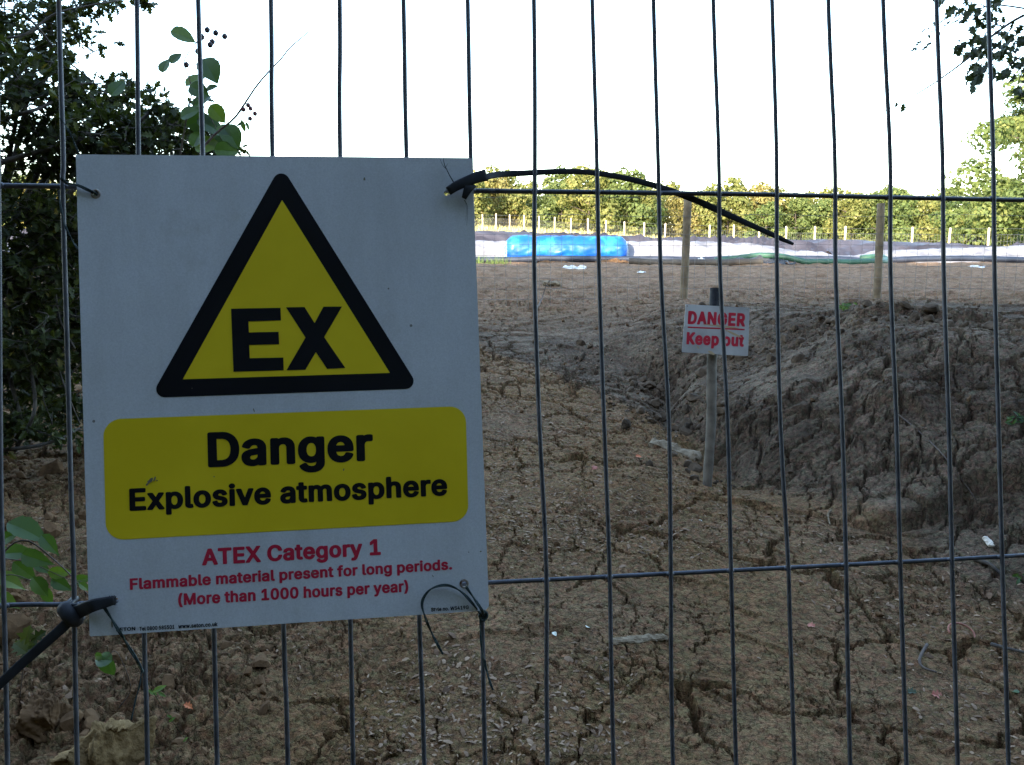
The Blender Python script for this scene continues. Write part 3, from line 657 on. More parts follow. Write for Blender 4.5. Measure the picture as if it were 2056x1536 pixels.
# ------------------------------------------------------------------ lettering
GLYPHS = json.loads(r"""{"(":[318,[[[178,-122],[166,-119],[158,-113],[141,-87],[104,-15],[81,49],[66,109],[60,151],[56,207],[60,266],[72,343],[93,420],[119,488],[151,548],[160,558],[178,565],[250,566],[268,563],[279,556],[286,548],[288,535],[248,445],[218,352],[202,266],[199,185],[206,126],[223,62],[246,-2],[288,-96],[286,-104],[280,-112],[262,-121],[250,-123]]]],")":[318,[[[27,-122],[15,-117],[6,-109],[2,-100],[2,-92],[43,-2],[71,75],[88,151],[91,220],[83,296],[65,377],[40,450],[1,539],[3,548],[9,556],[27,565],[105,566],[117,564],[129,558],[144,539],[176,475],[202,403],[220,330],[230,266],[233,207],[230,147],[219,87],[196,11],[169,-49],[136,-109],[126,-117],[111,-122],[39,-123]]]],".":[228,[[[88,-31],[70,-27],[57,-21],[43,-13],[30,0],[18,21],[15,51],[25,77],[47,98],[63,106],[76,111],[94,113],[112,113],[142,105],[155,98],[170,85],[185,60],[186,30],[176,4],[153,-17],[124,-29],[106,-31]]]],"0":[509,[[[219,-33],[171,-24],[141,-13],[123,-3],[87,26],[58,61],[37,104],[22,155],[14,211],[13,275],[19,334],[31,385],[50,432],[76,471],[111,503],[153,526],[171,533],[201,539],[243,542],[291,538],[315,531],[339,522],[357,512],[381,494],[414,458],[438,415],[454,368],[466,296],[467,232],[461,172],[445,108],[422,61],[395,27],[381,14],[357,-4],[315,-23],[273,-32],[243,-34]],[[231,77],[213,83],[197,95],[184,113],[172,138],[164,164],[157,198],[154,270],[162,338],[171,368],[180,390],[195,410],[210,424],[225,431],[243,432],[261,429],[279,417],[292,402],[306,377],[316,347],[323,313],[326,236],[323,198],[317,164],[309,138],[297,113],[283,95],[267,83],[249,77]]]],"1":[509,[[[69,-26],[52,-17],[44,-4],[43,55],[45,64],[51,71],[63,78],[75,81],[183,82],[187,85],[187,379],[183,384],[111,335],[99,331],[87,331],[69,336],[58,345],[54,354],[55,435],[67,448],[194,533],[213,536],[303,535],[321,526],[330,512],[330,85],[333,82],[339,82],[423,81],[443,72],[450,64],[452,55],[450,-9],[438,-21],[417,-27],[81,-27]]]],"4":[509,[[[288,-26],[270,-18],[261,-4],[261,77],[258,78],[42,78],[26,81],[12,89],[5,98],[4,158],[8,171],[231,524],[245,533],[258,536],[330,536],[348,532],[360,525],[366,516],[366,503],[261,333],[264,329],[270,335],[280,341],[300,345],[372,344],[384,340],[395,333],[401,320],[401,192],[408,190],[450,188],[462,183],[472,175],[476,162],[476,102],[469,90],[456,82],[444,79],[408,78],[401,77],[401,-4],[397,-13],[390,-19],[378,-25],[366,-27]],[[174,191],[258,328],[261,324],[261,192],[258,190],[252,190]]]],"5":[509,[[[207,-33],[165,-25],[136,-15],[105,1],[76,23],[53,49],[37,78],[28,108],[25,130],[27,138],[39,151],[57,157],[141,156],[154,151],[164,142],[173,113],[190,91],[205,83],[219,78],[231,77],[249,78],[263,83],[278,91],[291,104],[299,117],[309,151],[306,189],[297,211],[285,228],[267,241],[249,248],[225,250],[201,246],[177,237],[153,222],[135,219],[57,228],[45,233],[37,240],[33,253],[64,513],[68,522],[75,528],[87,534],[99,536],[399,535],[417,526],[426,513],[426,449],[417,435],[405,428],[393,425],[195,425],[187,356],[189,354],[219,359],[249,360],[279,358],[303,353],[333,343],[357,331],[378,317],[397,300],[416,279],[429,257],[447,211],[452,181],[452,151],[442,100],[426,66],[405,37],[381,14],[351,-6],[315,-21],[279,-30],[249,-33]]]],"8":[509,[[[211,-33],[169,-26],[133,-15],[98,2],[67,25],[45,49],[28,78],[19,113],[17,147],[24,181],[39,215],[61,243],[89,266],[89,270],[71,287],[53,313],[44,334],[39,356],[38,402],[46,432],[57,454],[72,475],[91,493],[113,509],[137,522],[163,532],[193,539],[223,542],[253,542],[283,539],[307,534],[332,526],[359,513],[379,500],[399,483],[417,462],[427,445],[436,424],[441,402],[442,373],[439,347],[432,326],[421,305],[408,287],[390,270],[391,266],[421,240],[447,202],[460,164],[463,125],[456,91],[440,57],[420,32],[388,6],[355,-12],[307,-27],[259,-33]],[[217,78],[190,87],[170,104],[161,130],[163,159],[175,181],[187,192],[199,200],[211,204],[229,208],[259,207],[274,202],[289,195],[301,185],[310,172],[318,147],[315,117],[301,95],[280,83],[253,77]],[[235,317],[211,322],[193,335],[182,356],[179,381],[184,402],[197,419],[217,430],[241,433],[265,429],[277,423],[287,415],[297,398],[300,373],[294,347],[280,330],[259,319]]]],"9":[509,[[[127,-26],[115,-21],[105,-13],[101,-4],[102,9],[217,166],[169,175],[132,188],[97,209],[66,239],[44,277],[32,315],[30,362],[35,401],[48,435],[67,465],[91,490],[121,512],[157,529],[193,538],[229,542],[271,541],[313,532],[355,513],[392,486],[418,456],[436,422],[447,384],[450,337],[443,294],[427,252],[397,199],[242,-17],[229,-24],[217,-27]],[[223,272],[211,277],[199,285],[181,307],[172,333],[172,367],[181,396],[198,418],[211,426],[223,431],[247,433],[265,428],[276,422],[296,401],[307,371],[308,333],[297,303],[277,282],[265,275],[253,272],[235,271]]]],"A":[537,[[[5,-26],[-7,-21],[-16,-13],[-20,-4],[-20,4],[179,520],[191,531],[209,536],[293,536],[305,534],[318,529],[329,516],[527,9],[529,0],[527,-9],[515,-21],[497,-27],[419,-27],[401,-24],[389,-17],[383,-9],[335,115],[173,115],[126,-9],[119,-17],[107,-24],[95,-27]],[[215,226],[215,230],[251,332],[257,324],[294,226]]]],"C":[569,[[[259,-33],[205,-24],[175,-15],[151,-4],[107,23],[68,61],[39,104],[18,155],[7,215],[5,275],[13,334],[30,385],[56,432],[91,471],[136,505],[187,528],[241,540],[295,542],[343,537],[385,526],[427,507],[462,483],[492,454],[515,419],[532,381],[539,351],[538,343],[529,330],[511,322],[433,321],[421,323],[409,327],[400,334],[385,373],[370,394],[355,407],[337,418],[307,427],[277,429],[247,424],[223,414],[196,394],[175,366],[160,334],[151,300],[148,253],[151,211],[160,172],[178,138],[199,113],[223,95],[253,83],[289,80],[325,86],[343,94],[358,104],[371,117],[383,134],[399,172],[408,181],[417,185],[433,187],[511,187],[523,183],[532,176],[538,168],[539,159],[528,117],[509,78],[481,43],[445,13],[401,-11],[355,-26],[307,-33]]]],"D":[561,[[[52,-26],[34,-17],[28,-9],[26,0],[26,507],[28,517],[40,530],[52,534],[64,536],[262,535],[304,531],[328,526],[358,517],[382,507],[412,491],[436,473],[455,456],[476,431],[503,384],[515,350],[523,315],[527,277],[527,239],[519,175],[509,141],[496,111],[466,66],[430,32],[393,9],[340,-13],[298,-22],[256,-26],[64,-27]],[[172,84],[170,422],[178,425],[244,424],[268,422],[298,415],[328,399],[348,379],[367,350],[379,311],[385,273],[384,226],[377,188],[366,158],[350,132],[333,115],[310,100],[286,91],[256,85]]]],"E":[472,[[[52,-26],[34,-17],[28,-9],[26,0],[26,507],[29,520],[46,532],[64,536],[394,536],[412,533],[426,524],[433,512],[432,448],[428,439],[418,430],[406,426],[394,425],[178,425],[170,422],[172,314],[382,313],[394,310],[406,303],[413,294],[415,286],[415,226],[408,213],[394,205],[376,202],[178,202],[170,200],[170,85],[400,84],[415,81],[429,72],[436,60],[436,0],[431,-13],[418,-23],[400,-27],[64,-27]]]],"F":[463,[[[52,-26],[34,-17],[28,-9],[26,0],[26,507],[29,520],[46,532],[64,536],[388,536],[406,534],[422,524],[429,512],[429,448],[424,438],[412,429],[394,425],[178,425],[170,422],[170,307],[178,305],[370,305],[388,301],[400,292],[405,281],[405,222],[401,209],[388,199],[370,194],[172,193],[170,0],[168,-9],[160,-19],[142,-26],[64,-27]]]],"G":[580,[[[259,-33],[205,-24],[181,-17],[151,-5],[107,23],[67,61],[39,104],[18,155],[7,215],[5,275],[13,334],[30,385],[56,432],[91,473],[133,504],[181,526],[205,533],[241,540],[295,542],[343,537],[385,525],[427,506],[463,482],[491,454],[516,419],[533,381],[540,351],[540,343],[530,330],[511,322],[421,323],[409,328],[400,334],[382,373],[366,394],[349,409],[331,419],[307,427],[277,429],[247,424],[223,414],[196,394],[173,364],[160,334],[151,296],[148,253],[152,202],[164,164],[181,134],[199,113],[223,96],[247,85],[277,80],[307,82],[331,88],[355,100],[376,121],[391,147],[398,168],[397,172],[295,172],[277,178],[264,189],[262,198],[263,262],[272,275],[283,280],[295,282],[505,283],[523,280],[535,274],[544,262],[544,185],[537,138],[521,95],[496,57],[462,23],[421,-3],[373,-22],[319,-32]]]],"K":[523,[[[52,-26],[34,-17],[28,-9],[26,0],[26,507],[29,520],[46,532],[64,536],[142,535],[154,531],[166,521],[170,507],[172,338],[360,529],[370,533],[388,536],[478,536],[496,531],[506,524],[512,516],[512,503],[508,495],[303,286],[509,13],[514,0],[509,-13],[496,-23],[478,-27],[394,-27],[382,-25],[370,-20],[361,-13],[208,190],[202,190],[170,158],[170,0],[166,-13],[154,-22],[136,-27]]]],"M":[694,[[[52,-26],[34,-17],[28,-9],[26,0],[26,507],[27,516],[33,524],[46,532],[64,536],[166,535],[178,533],[192,524],[197,516],[334,186],[472,522],[484,531],[502,536],[604,536],[622,532],[636,520],[640,507],[640,0],[638,-9],[631,-17],[622,-23],[610,-26],[532,-27],[511,-21],[498,-9],[497,0],[496,226],[493,213],[490,211],[398,-9],[385,-21],[376,-25],[364,-27],[298,-27],[280,-21],[270,-13],[172,218],[167,205],[167,0],[165,-9],[154,-21],[136,-27]]]],"N":[583,[[[52,-26],[34,-17],[28,-9],[26,0],[26,507],[29,520],[46,532],[64,536],[148,536],[161,533],[175,524],[382,219],[385,226],[386,516],[397,529],[418,535],[490,536],[508,533],[517,529],[526,520],[529,507],[529,0],[525,-13],[508,-24],[490,-27],[406,-27],[394,-24],[381,-17],[172,291],[170,0],[168,-9],[160,-19],[142,-26],[64,-27]]]],"O":[594,[[[259,-33],[205,-24],[175,-15],[151,-4],[107,23],[68,61],[39,104],[18,155],[7,215],[5,275],[13,334],[30,385],[57,432],[91,471],[136,505],[187,528],[241,540],[265,542],[301,542],[325,540],[361,533],[385,526],[414,513],[461,483],[496,449],[527,402],[548,351],[558,296],[560,232],[553,176],[535,121],[508,74],[474,36],[433,5],[410,-7],[379,-19],[325,-31],[289,-34]],[[259,82],[235,89],[209,104],[187,125],[170,151],[159,176],[151,211],[148,240],[149,283],[154,313],[163,343],[175,366],[193,390],[212,407],[235,419],[259,427],[289,429],[319,424],[348,411],[369,394],[390,368],[403,343],[413,309],[418,270],[417,228],[413,198],[402,164],[385,134],[367,113],[344,95],[319,85],[289,80]]]],"R":[504,[[[52,-26],[34,-17],[28,-9],[26,0],[26,507],[28,517],[40,530],[52,534],[64,536],[268,535],[304,532],[334,526],[376,510],[400,496],[418,482],[444,452],[464,409],[471,375],[472,341],[468,311],[459,281],[448,259],[429,234],[411,217],[381,196],[490,9],[491,0],[490,-9],[478,-21],[460,-27],[370,-27],[351,-21],[338,-9],[238,168],[232,171],[172,171],[170,0],[166,-13],[154,-22],[136,-27]],[[172,283],[172,424],[256,425],[274,423],[293,418],[307,409],[315,401],[322,388],[326,371],[326,333],[321,315],[313,303],[298,291],[274,284],[250,282]]]],"S":[502,[[[209,-35],[161,-28],[125,-17],[89,0],[59,21],[35,47],[15,81],[4,123],[3,140],[7,149],[17,157],[35,163],[113,164],[125,162],[137,156],[145,149],[155,115],[163,102],[173,93],[185,86],[203,80],[221,77],[245,76],[269,79],[287,85],[303,93],[313,102],[323,115],[327,128],[328,145],[325,157],[313,170],[293,182],[263,193],[144,226],[113,239],[77,260],[49,285],[29,315],[20,345],[17,383],[24,417],[40,452],[60,477],[92,503],[125,520],[167,534],[209,541],[257,542],[299,538],[341,526],[377,510],[407,489],[431,464],[450,434],[460,400],[461,371],[450,358],[431,351],[347,352],[332,358],[323,366],[314,396],[299,415],[287,422],[269,428],[233,431],[215,430],[197,424],[183,417],[173,409],[164,396],[161,383],[160,371],[164,358],[175,345],[197,332],[227,322],[305,302],[347,288],[381,272],[413,253],[437,230],[458,200],[469,166],[470,128],[464,93],[446,55],[421,25],[389,1],[347,-19],[305,-30],[257,-35]]]],"T":[504,[[[196,-26],[184,-23],[175,-17],[168,-9],[166,0],[166,422],[160,425],[34,425],[22,426],[10,431],[0,439],[-4,448],[-3,516],[10,530],[22,534],[34,536],[442,536],[454,534],[472,525],[480,512],[479,448],[472,435],[460,428],[448,425],[316,425],[310,422],[310,0],[308,-9],[298,-20],[280,-26]]]],"W":[756,[[[155,-26],[137,-19],[131,-13],[127,-4],[-20,503],[-19,516],[-14,524],[-1,532],[11,535],[89,536],[107,532],[122,520],[203,226],[209,234],[290,520],[305,532],[323,536],[407,535],[425,530],[433,524],[439,516],[521,220],[605,520],[617,531],[635,536],[713,536],[731,531],[744,520],[747,512],[747,503],[600,-4],[591,-17],[581,-23],[569,-26],[479,-27],[461,-22],[449,-13],[365,273],[359,266],[278,-13],[267,-21],[251,-27]]]],"X":[531,[[[7,-26],[-5,-21],[-14,-13],[-18,-4],[-17,9],[169,260],[-4,499],[-7,512],[0,524],[13,532],[31,536],[115,535],[136,529],[145,520],[253,372],[361,520],[370,529],[385,535],[397,536],[475,536],[493,532],[504,524],[510,516],[511,507],[508,499],[336,264],[337,260],[517,13],[521,0],[517,-13],[505,-22],[487,-27],[403,-27],[391,-25],[379,-20],[371,-13],[253,149],[247,146],[130,-13],[121,-21],[109,-26],[97,-27]]]],"a":[441,[[[146,-34],[110,-28],[74,-15],[44,3],[22,26],[6,51],[-3,81],[-6,115],[0,149],[8,166],[20,184],[37,200],[57,213],[86,226],[122,237],[164,244],[254,256],[250,281],[242,293],[230,301],[212,304],[188,302],[170,296],[158,287],[134,256],[122,249],[104,247],[92,249],[23,269],[8,281],[6,294],[20,324],[38,349],[62,370],[86,384],[116,397],[152,406],[194,411],[230,410],[260,406],[284,400],[308,391],[330,379],[347,367],[362,351],[384,315],[391,294],[395,260],[394,-4],[386,-17],[374,-24],[362,-27],[290,-27],[278,-25],[260,-17],[236,-26],[206,-33],[176,-35]],[[182,72],[158,75],[141,85],[135,102],[137,115],[141,124],[152,132],[170,137],[248,149],[254,145],[252,124],[246,107],[237,94],[224,84],[212,77],[200,74]]]],"b":[478,[[[218,-34],[182,-27],[152,-14],[140,-22],[128,-26],[50,-27],[32,-21],[22,-12],[18,-4],[18,508],[19,516],[26,525],[38,532],[50,535],[128,535],[146,529],[155,520],[159,508],[159,401],[162,397],[200,408],[248,411],[290,407],[335,393],[368,373],[398,346],[422,312],[442,265],[451,205],[448,141],[434,90],[422,64],[408,43],[375,9],[356,-5],[332,-18],[302,-28],[278,-33],[248,-35]],[[218,75],[203,81],[191,90],[180,103],[170,120],[159,162],[158,209],[166,248],[182,278],[194,290],[206,297],[218,301],[236,303],[254,300],[266,294],[281,282],[293,265],[301,248],[307,222],[309,171],[305,145],[298,124],[280,94],[266,82],[254,77],[236,74]]]],"c":[448,[[[192,-34],[150,-26],[108,-9],[75,13],[45,43],[23,77],[8,115],[0,158],[0,218],[8,260],[23,299],[45,333],[74,363],[108,385],[144,400],[186,409],[228,411],[264,408],[294,401],[327,388],[356,371],[381,350],[401,324],[416,294],[421,273],[414,261],[402,254],[330,236],[318,235],[300,239],[289,248],[274,277],[264,288],[252,296],[234,302],[216,303],[198,300],[186,294],[171,282],[158,265],[149,243],[142,213],[140,179],[143,154],[150,128],[161,107],[175,90],[192,78],[216,74],[240,76],[258,84],[270,94],[279,107],[288,128],[294,135],[306,142],[324,144],[402,126],[418,115],[423,103],[413,73],[395,43],[371,17],[342,-4],[306,-21],[270,-31],[228,-35]]]],"d":[478,[[[186,-34],[162,-31],[132,-23],[93,-4],[60,22],[42,43],[28,64],[16,90],[7,115],[-1,171],[2,235],[15,286],[35,324],[60,354],[90,379],[120,395],[162,407],[204,411],[246,408],[270,403],[288,396],[290,397],[291,508],[295,520],[306,530],[324,535],[402,535],[414,532],[425,525],[431,516],[432,508],[430,-8],[420,-20],[402,-26],[324,-26],[312,-23],[300,-15],[294,-16],[270,-26],[246,-32],[216,-35]],[[198,76],[186,81],[170,94],[152,124],[142,162],[141,209],[151,252],[168,282],[180,292],[192,299],[204,302],[222,303],[240,299],[256,290],[269,277],[279,260],[291,218],[291,162],[280,120],[270,103],[259,90],[246,80],[234,76],[216,74]]]],"e":[457,[[[198,-34],[156,-27],[114,-12],[78,10],[48,39],[23,77],[8,115],[0,158],[-1,205],[5,248],[17,286],[38,324],[66,356],[97,380],[138,399],[186,410],[228,411],[276,405],[318,390],[354,369],[384,341],[407,307],[422,269],[430,222],[431,167],[428,158],[420,150],[408,144],[396,142],[144,142],[153,115],[168,94],[186,81],[210,74],[240,74],[262,81],[277,94],[294,122],[306,129],[318,132],[336,131],[402,116],[414,110],[423,98],[425,90],[421,77],[403,43],[379,17],[350,-4],[318,-19],[282,-30],[240,-35]],[[150,248],[147,252],[154,265],[174,289],[192,299],[216,303],[240,300],[257,290],[272,273],[283,252],[282,250],[276,248]]]],"f":[297,[[[79,-27],[67,-24],[56,-17],[49,-9],[47,0],[47,298],[43,300],[-5,301],[-24,311],[-31,324],[-31,384],[-23,396],[-11,403],[1,406],[43,406],[47,409],[49,452],[58,482],[79,512],[103,531],[133,546],[163,554],[199,557],[235,555],[277,544],[288,537],[294,529],[295,516],[279,465],[271,452],[253,443],[235,442],[211,447],[199,446],[194,443],[189,431],[188,409],[193,406],[247,406],[259,403],[271,396],[278,388],[280,379],[279,324],[272,311],[258,303],[247,300],[193,300],[189,298],[188,0],[186,-9],[175,-20],[157,-27]]]],"g":[479,[[[192,-177],[156,-172],[126,-164],[96,-152],[72,-138],[46,-116],[25,-91],[16,-74],[18,-60],[30,-48],[84,-19],[96,-15],[108,-14],[120,-15],[132,-20],[162,-53],[180,-64],[204,-70],[240,-69],[264,-61],[280,-48],[289,-31],[292,-10],[288,-7],[258,-17],[228,-21],[192,-22],[162,-18],[132,-11],[102,2],[74,20],[55,37],[37,58],[21,84],[8,118],[2,144],[-1,208],[2,237],[11,276],[30,316],[60,354],[96,382],[132,399],[162,407],[204,411],[252,407],[276,401],[294,393],[300,394],[312,402],[324,406],[402,406],[414,403],[426,395],[431,387],[433,378],[433,-10],[430,-44],[423,-70],[410,-95],[389,-121],[362,-142],[338,-155],[301,-168],[270,-174],[234,-177]],[[198,88],[186,92],[173,101],[161,114],[151,131],[141,169],[141,216],[151,254],[168,281],[180,292],[192,299],[204,302],[222,303],[240,299],[253,293],[267,280],[278,263],[287,242],[291,220],[292,169],[282,131],[273,114],[262,101],[249,92],[234,88],[216,86]]]],"h":[463,[[[44,-26],[26,-17],[20,-9],[18,0],[18,512],[26,525],[44,534],[122,536],[134,534],[146,529],[157,516],[159,401],[164,397],[200,408],[230,411],[266,410],[302,403],[332,392],[356,378],[377,358],[395,333],[409,298],[416,256],[416,-4],[412,-13],[404,-20],[392,-25],[380,-27],[308,-27],[290,-21],[280,-13],[276,0],[274,256],[267,277],[254,293],[236,301],[218,302],[194,296],[179,286],[167,269],[160,247],[159,0],[157,-9],[146,-20],[128,-27]]]],"i":[205,[[[44,-26],[26,-17],[20,-9],[18,0],[18,384],[26,396],[44,405],[128,406],[140,403],[150,396],[157,388],[159,379],[158,-4],[154,-13],[146,-20],[128,-26]],[[74,417],[56,421],[44,426],[20,446],[8,469],[7,495],[11,507],[19,520],[39,537],[68,549],[98,550],[128,543],[140,537],[155,524],[164,512],[170,499],[171,473],[167,460],[160,448],[140,430],[124,422],[110,418],[92,416]]]],"k":[432,[[[44,-26],[26,-17],[20,-9],[18,0],[18,512],[26,525],[44,534],[122,536],[134,534],[146,529],[155,520],[158,512],[159,298],[160,294],[164,292],[272,396],[284,403],[302,406],[386,406],[405,401],[418,388],[419,375],[415,367],[261,217],[260,213],[428,13],[432,4],[432,-4],[422,-19],[404,-26],[308,-27],[290,-22],[278,-13],[164,124],[159,119],[159,0],[154,-13],[144,-21],[128,-27]]]],"l":[229,[[[128,-28],[92,-21],[68,-11],[55,-2],[33,23],[25,40],[19,62],[18,509],[20,518],[27,526],[38,532],[50,535],[130,535],[149,526],[158,513],[159,83],[164,79],[182,81],[194,79],[205,74],[212,69],[218,57],[229,6],[229,-2],[224,-11],[218,-17],[206,-22],[164,-29]]]],"m":[675,[[[44,-26],[26,-17],[20,-9],[18,0],[18,379],[20,388],[26,396],[38,403],[50,406],[122,406],[140,402],[152,394],[176,404],[200,410],[224,413],[248,413],[278,408],[302,399],[321,388],[338,374],[344,375],[374,393],[404,405],[434,411],[464,413],[494,411],[518,406],[542,397],[560,388],[584,370],[604,345],[617,320],[625,290],[628,256],[628,0],[626,-9],[620,-17],[608,-24],[596,-27],[524,-27],[502,-21],[489,-9],[487,0],[486,269],[483,281],[476,292],[464,299],[446,303],[428,301],[413,294],[402,281],[394,260],[393,0],[391,-9],[380,-21],[362,-27],[284,-27],[272,-23],[261,-17],[255,-9],[253,0],[252,269],[248,281],[238,294],[224,302],[212,303],[194,300],[178,290],[165,273],[160,256],[159,0],[157,-9],[146,-20],[128,-27]]]],"n":[463,[[[44,-26],[26,-17],[20,-9],[18,0],[18,379],[20,388],[33,401],[44,405],[56,406],[128,405],[141,401],[152,392],[188,405],[224,411],[266,410],[302,403],[338,389],[369,367],[393,337],[409,298],[414,277],[416,243],[417,0],[415,-9],[402,-21],[392,-25],[380,-27],[308,-27],[290,-21],[280,-13],[276,0],[274,256],[267,277],[254,293],[236,301],[218,302],[194,296],[179,286],[167,269],[160,247],[159,0],[157,-9],[146,-20],[128,-27]]]],"o":[469,[[[192,-34],[150,-26],[108,-9],[75,13],[45,43],[23,77],[8,115],[0,158],[0,218],[8,260],[23,299],[45,333],[74,363],[108,385],[144,400],[186,409],[234,411],[282,404],[324,389],[361,367],[392,337],[417,299],[432,260],[440,218],[440,158],[432,115],[415,73],[392,39],[360,9],[326,-12],[282,-28],[234,-35]],[[198,76],[186,81],[171,94],[152,124],[141,167],[142,213],[152,252],[171,282],[180,291],[195,299],[210,302],[228,302],[246,299],[258,292],[274,277],[285,260],[293,239],[299,213],[299,162],[287,120],[277,103],[264,89],[252,80],[234,75],[216,74]]]],"p":[478,[[[44,-168],[26,-159],[20,-151],[18,-143],[19,386],[29,399],[50,406],[128,406],[140,402],[152,393],[188,405],[218,410],[260,411],[290,407],[314,401],[338,391],[356,381],[379,365],[407,335],[432,292],[446,245],[452,190],[446,130],[433,87],[415,53],[392,24],[360,-2],[328,-19],[290,-31],[242,-35],[200,-31],[164,-20],[159,-23],[159,-143],[154,-156],[144,-164],[128,-169]],[[224,74],[207,79],[194,87],[174,113],[161,151],[158,198],[164,241],[180,275],[191,288],[206,297],[218,301],[236,303],[254,300],[266,295],[280,284],[292,267],[301,245],[307,224],[309,177],[300,130],[293,113],[281,96],[267,83],[254,77],[242,74]]]],"r":[303,[[[44,-26],[26,-17],[20,-9],[18,0],[18,379],[20,388],[32,400],[50,406],[122,406],[134,404],[152,396],[176,405],[206,411],[242,412],[272,409],[288,401],[296,388],[296,324],[293,311],[284,302],[266,296],[218,299],[194,294],[182,287],[171,277],[161,256],[159,239],[159,0],[157,-9],[146,-20],[128,-27]]]],"s":[415,[[[164,-34],[134,-30],[103,-21],[74,-8],[49,9],[28,30],[12,56],[0,90],[2,103],[14,115],[26,120],[92,133],[110,133],[122,128],[133,120],[144,94],[156,81],[176,74],[200,73],[223,77],[238,86],[246,98],[245,111],[238,120],[224,127],[134,148],[104,157],[80,168],[56,184],[32,209],[20,231],[12,260],[13,290],[21,320],[33,341],[56,365],[80,382],[111,397],[146,407],[182,411],[218,411],[248,407],[278,400],[308,387],[331,371],[350,353],[368,327],[381,294],[380,282],[373,273],[357,265],[296,252],[278,251],[266,254],[254,260],[239,286],[227,299],[212,305],[194,305],[176,302],[158,291],[153,277],[157,265],[164,259],[182,252],[266,232],[296,223],[326,209],[345,196],[366,175],[381,150],[388,120],[388,90],[380,60],[365,34],[344,12],[314,-8],[284,-21],[248,-30],[206,-35]]]],"t":[270,[[[157,-30],[121,-24],[91,-12],[67,5],[44,34],[36,56],[31,81],[31,299],[1,300],[-11,303],[-24,311],[-31,324],[-31,380],[-29,388],[-22,397],[-11,403],[1,406],[25,406],[31,409],[32,478],[43,491],[55,496],[67,498],[139,498],[157,492],[168,482],[171,473],[172,409],[175,407],[229,405],[245,397],[254,384],[254,324],[247,311],[235,304],[223,301],[175,300],[172,299],[172,98],[175,78],[181,77],[211,81],[223,80],[235,76],[246,68],[252,56],[264,4],[263,-4],[253,-17],[235,-25],[199,-30]]]],"u":[463,[[[170,-31],[146,-27],[122,-21],[98,-10],[82,-1],[67,12],[51,29],[29,67],[22,93],[18,127],[19,387],[32,400],[44,405],[56,406],[128,406],[145,400],[154,391],[159,379],[159,144],[161,123],[168,101],[182,86],[200,78],[218,77],[236,81],[254,93],[267,110],[274,131],[276,379],[278,388],[289,400],[308,406],[380,406],[392,405],[410,395],[415,387],[417,379],[417,-1],[414,-9],[404,-20],[386,-27],[308,-26],[294,-22],[284,-14],[278,-14],[248,-25],[224,-30],[194,-32]]]],"v":[441,[[[162,-26],[144,-18],[136,-9],[-18,371],[-20,379],[-18,388],[-6,400],[12,406],[96,406],[108,403],[119,396],[126,385],[204,181],[210,188],[290,392],[300,401],[318,406],[396,406],[408,404],[420,398],[427,392],[431,384],[431,375],[276,-9],[264,-21],[246,-27]]]],"w":[630,[[[138,-26],[120,-20],[112,-13],[108,-4],[-14,375],[-12,388],[-6,396],[6,403],[24,406],[96,406],[108,404],[122,396],[130,384],[180,215],[230,384],[234,392],[246,402],[264,406],[336,406],[354,403],[366,395],[373,384],[420,221],[426,231],[471,384],[480,396],[492,403],[510,406],[582,406],[600,401],[613,388],[615,375],[493,-4],[485,-17],[474,-24],[462,-27],[390,-27],[372,-24],[360,-16],[353,-4],[300,166],[244,-13],[234,-21],[216,-27]]]],"x":[430,[[[10,-26],[-2,-21],[-11,-13],[-15,-4],[-14,9],[120,192],[120,196],[-3,367],[-8,379],[-2,393],[10,402],[28,406],[106,406],[124,403],[139,392],[202,301],[265,392],[276,401],[286,405],[298,406],[376,406],[394,402],[402,396],[409,388],[411,379],[409,371],[280,192],[413,13],[417,0],[412,-14],[400,-23],[382,-27],[298,-27],[281,-21],[271,-13],[202,86],[196,80],[130,-13],[120,-21],[100,-27]]]],"y":[441,[[[72,-171],[48,-167],[32,-162],[24,-158],[15,-149],[12,-137],[28,-81],[36,-68],[54,-60],[66,-59],[96,-63],[105,-60],[119,-39],[132,0],[-18,371],[-20,379],[-18,388],[-6,400],[12,406],[96,406],[108,403],[119,396],[126,385],[204,181],[210,187],[290,392],[300,401],[318,406],[396,406],[408,404],[420,398],[427,392],[431,384],[430,371],[254,-64],[239,-94],[224,-115],[210,-131],[192,-145],[174,-156],[150,-165],[126,-170],[102,-172]]]]}""")
def poly_mesh(name, loops, place, extrude=0.0, bold=0.0):
    """Filled flat shape (holes by even-odd) from 2D loops, laid in 3D by place(u, v)."""
    cu = bpy.data.curves.new(name, 'CURVE'); cu.dimensions = '2D'; cu.fill_mode = 'BOTH'
    cu.extrude = extrude; cu.offset = bold
    for lp in loops:
        s = cu.splines.new('POLY'); s.points.add(len(lp) - 1)
        s.points.foreach_set('co', np.array([(u, v, 0, 1) for u, v in lp], np.float32).ravel())
        s.use_cyclic_u = True
    tmp = bpy.data.objects.new(name, cu); COL.objects.link(tmp)
    dg = bpy.context.evaluated_depsgraph_get()
    me = bpy.data.meshes.new_from_object(tmp.evaluated_get(dg))
    me.name = name
    bpy.data.objects.remove(tmp); bpy.data.curves.remove(cu)
    co = np.empty(len(me.vertices) * 3); me.vertices.foreach_get('co', co); co = co.reshape(-1, 3)
    me.vertices.foreach_set('co', np.array([place(*p) for p in co], np.float32).ravel()); me.update()
    return me

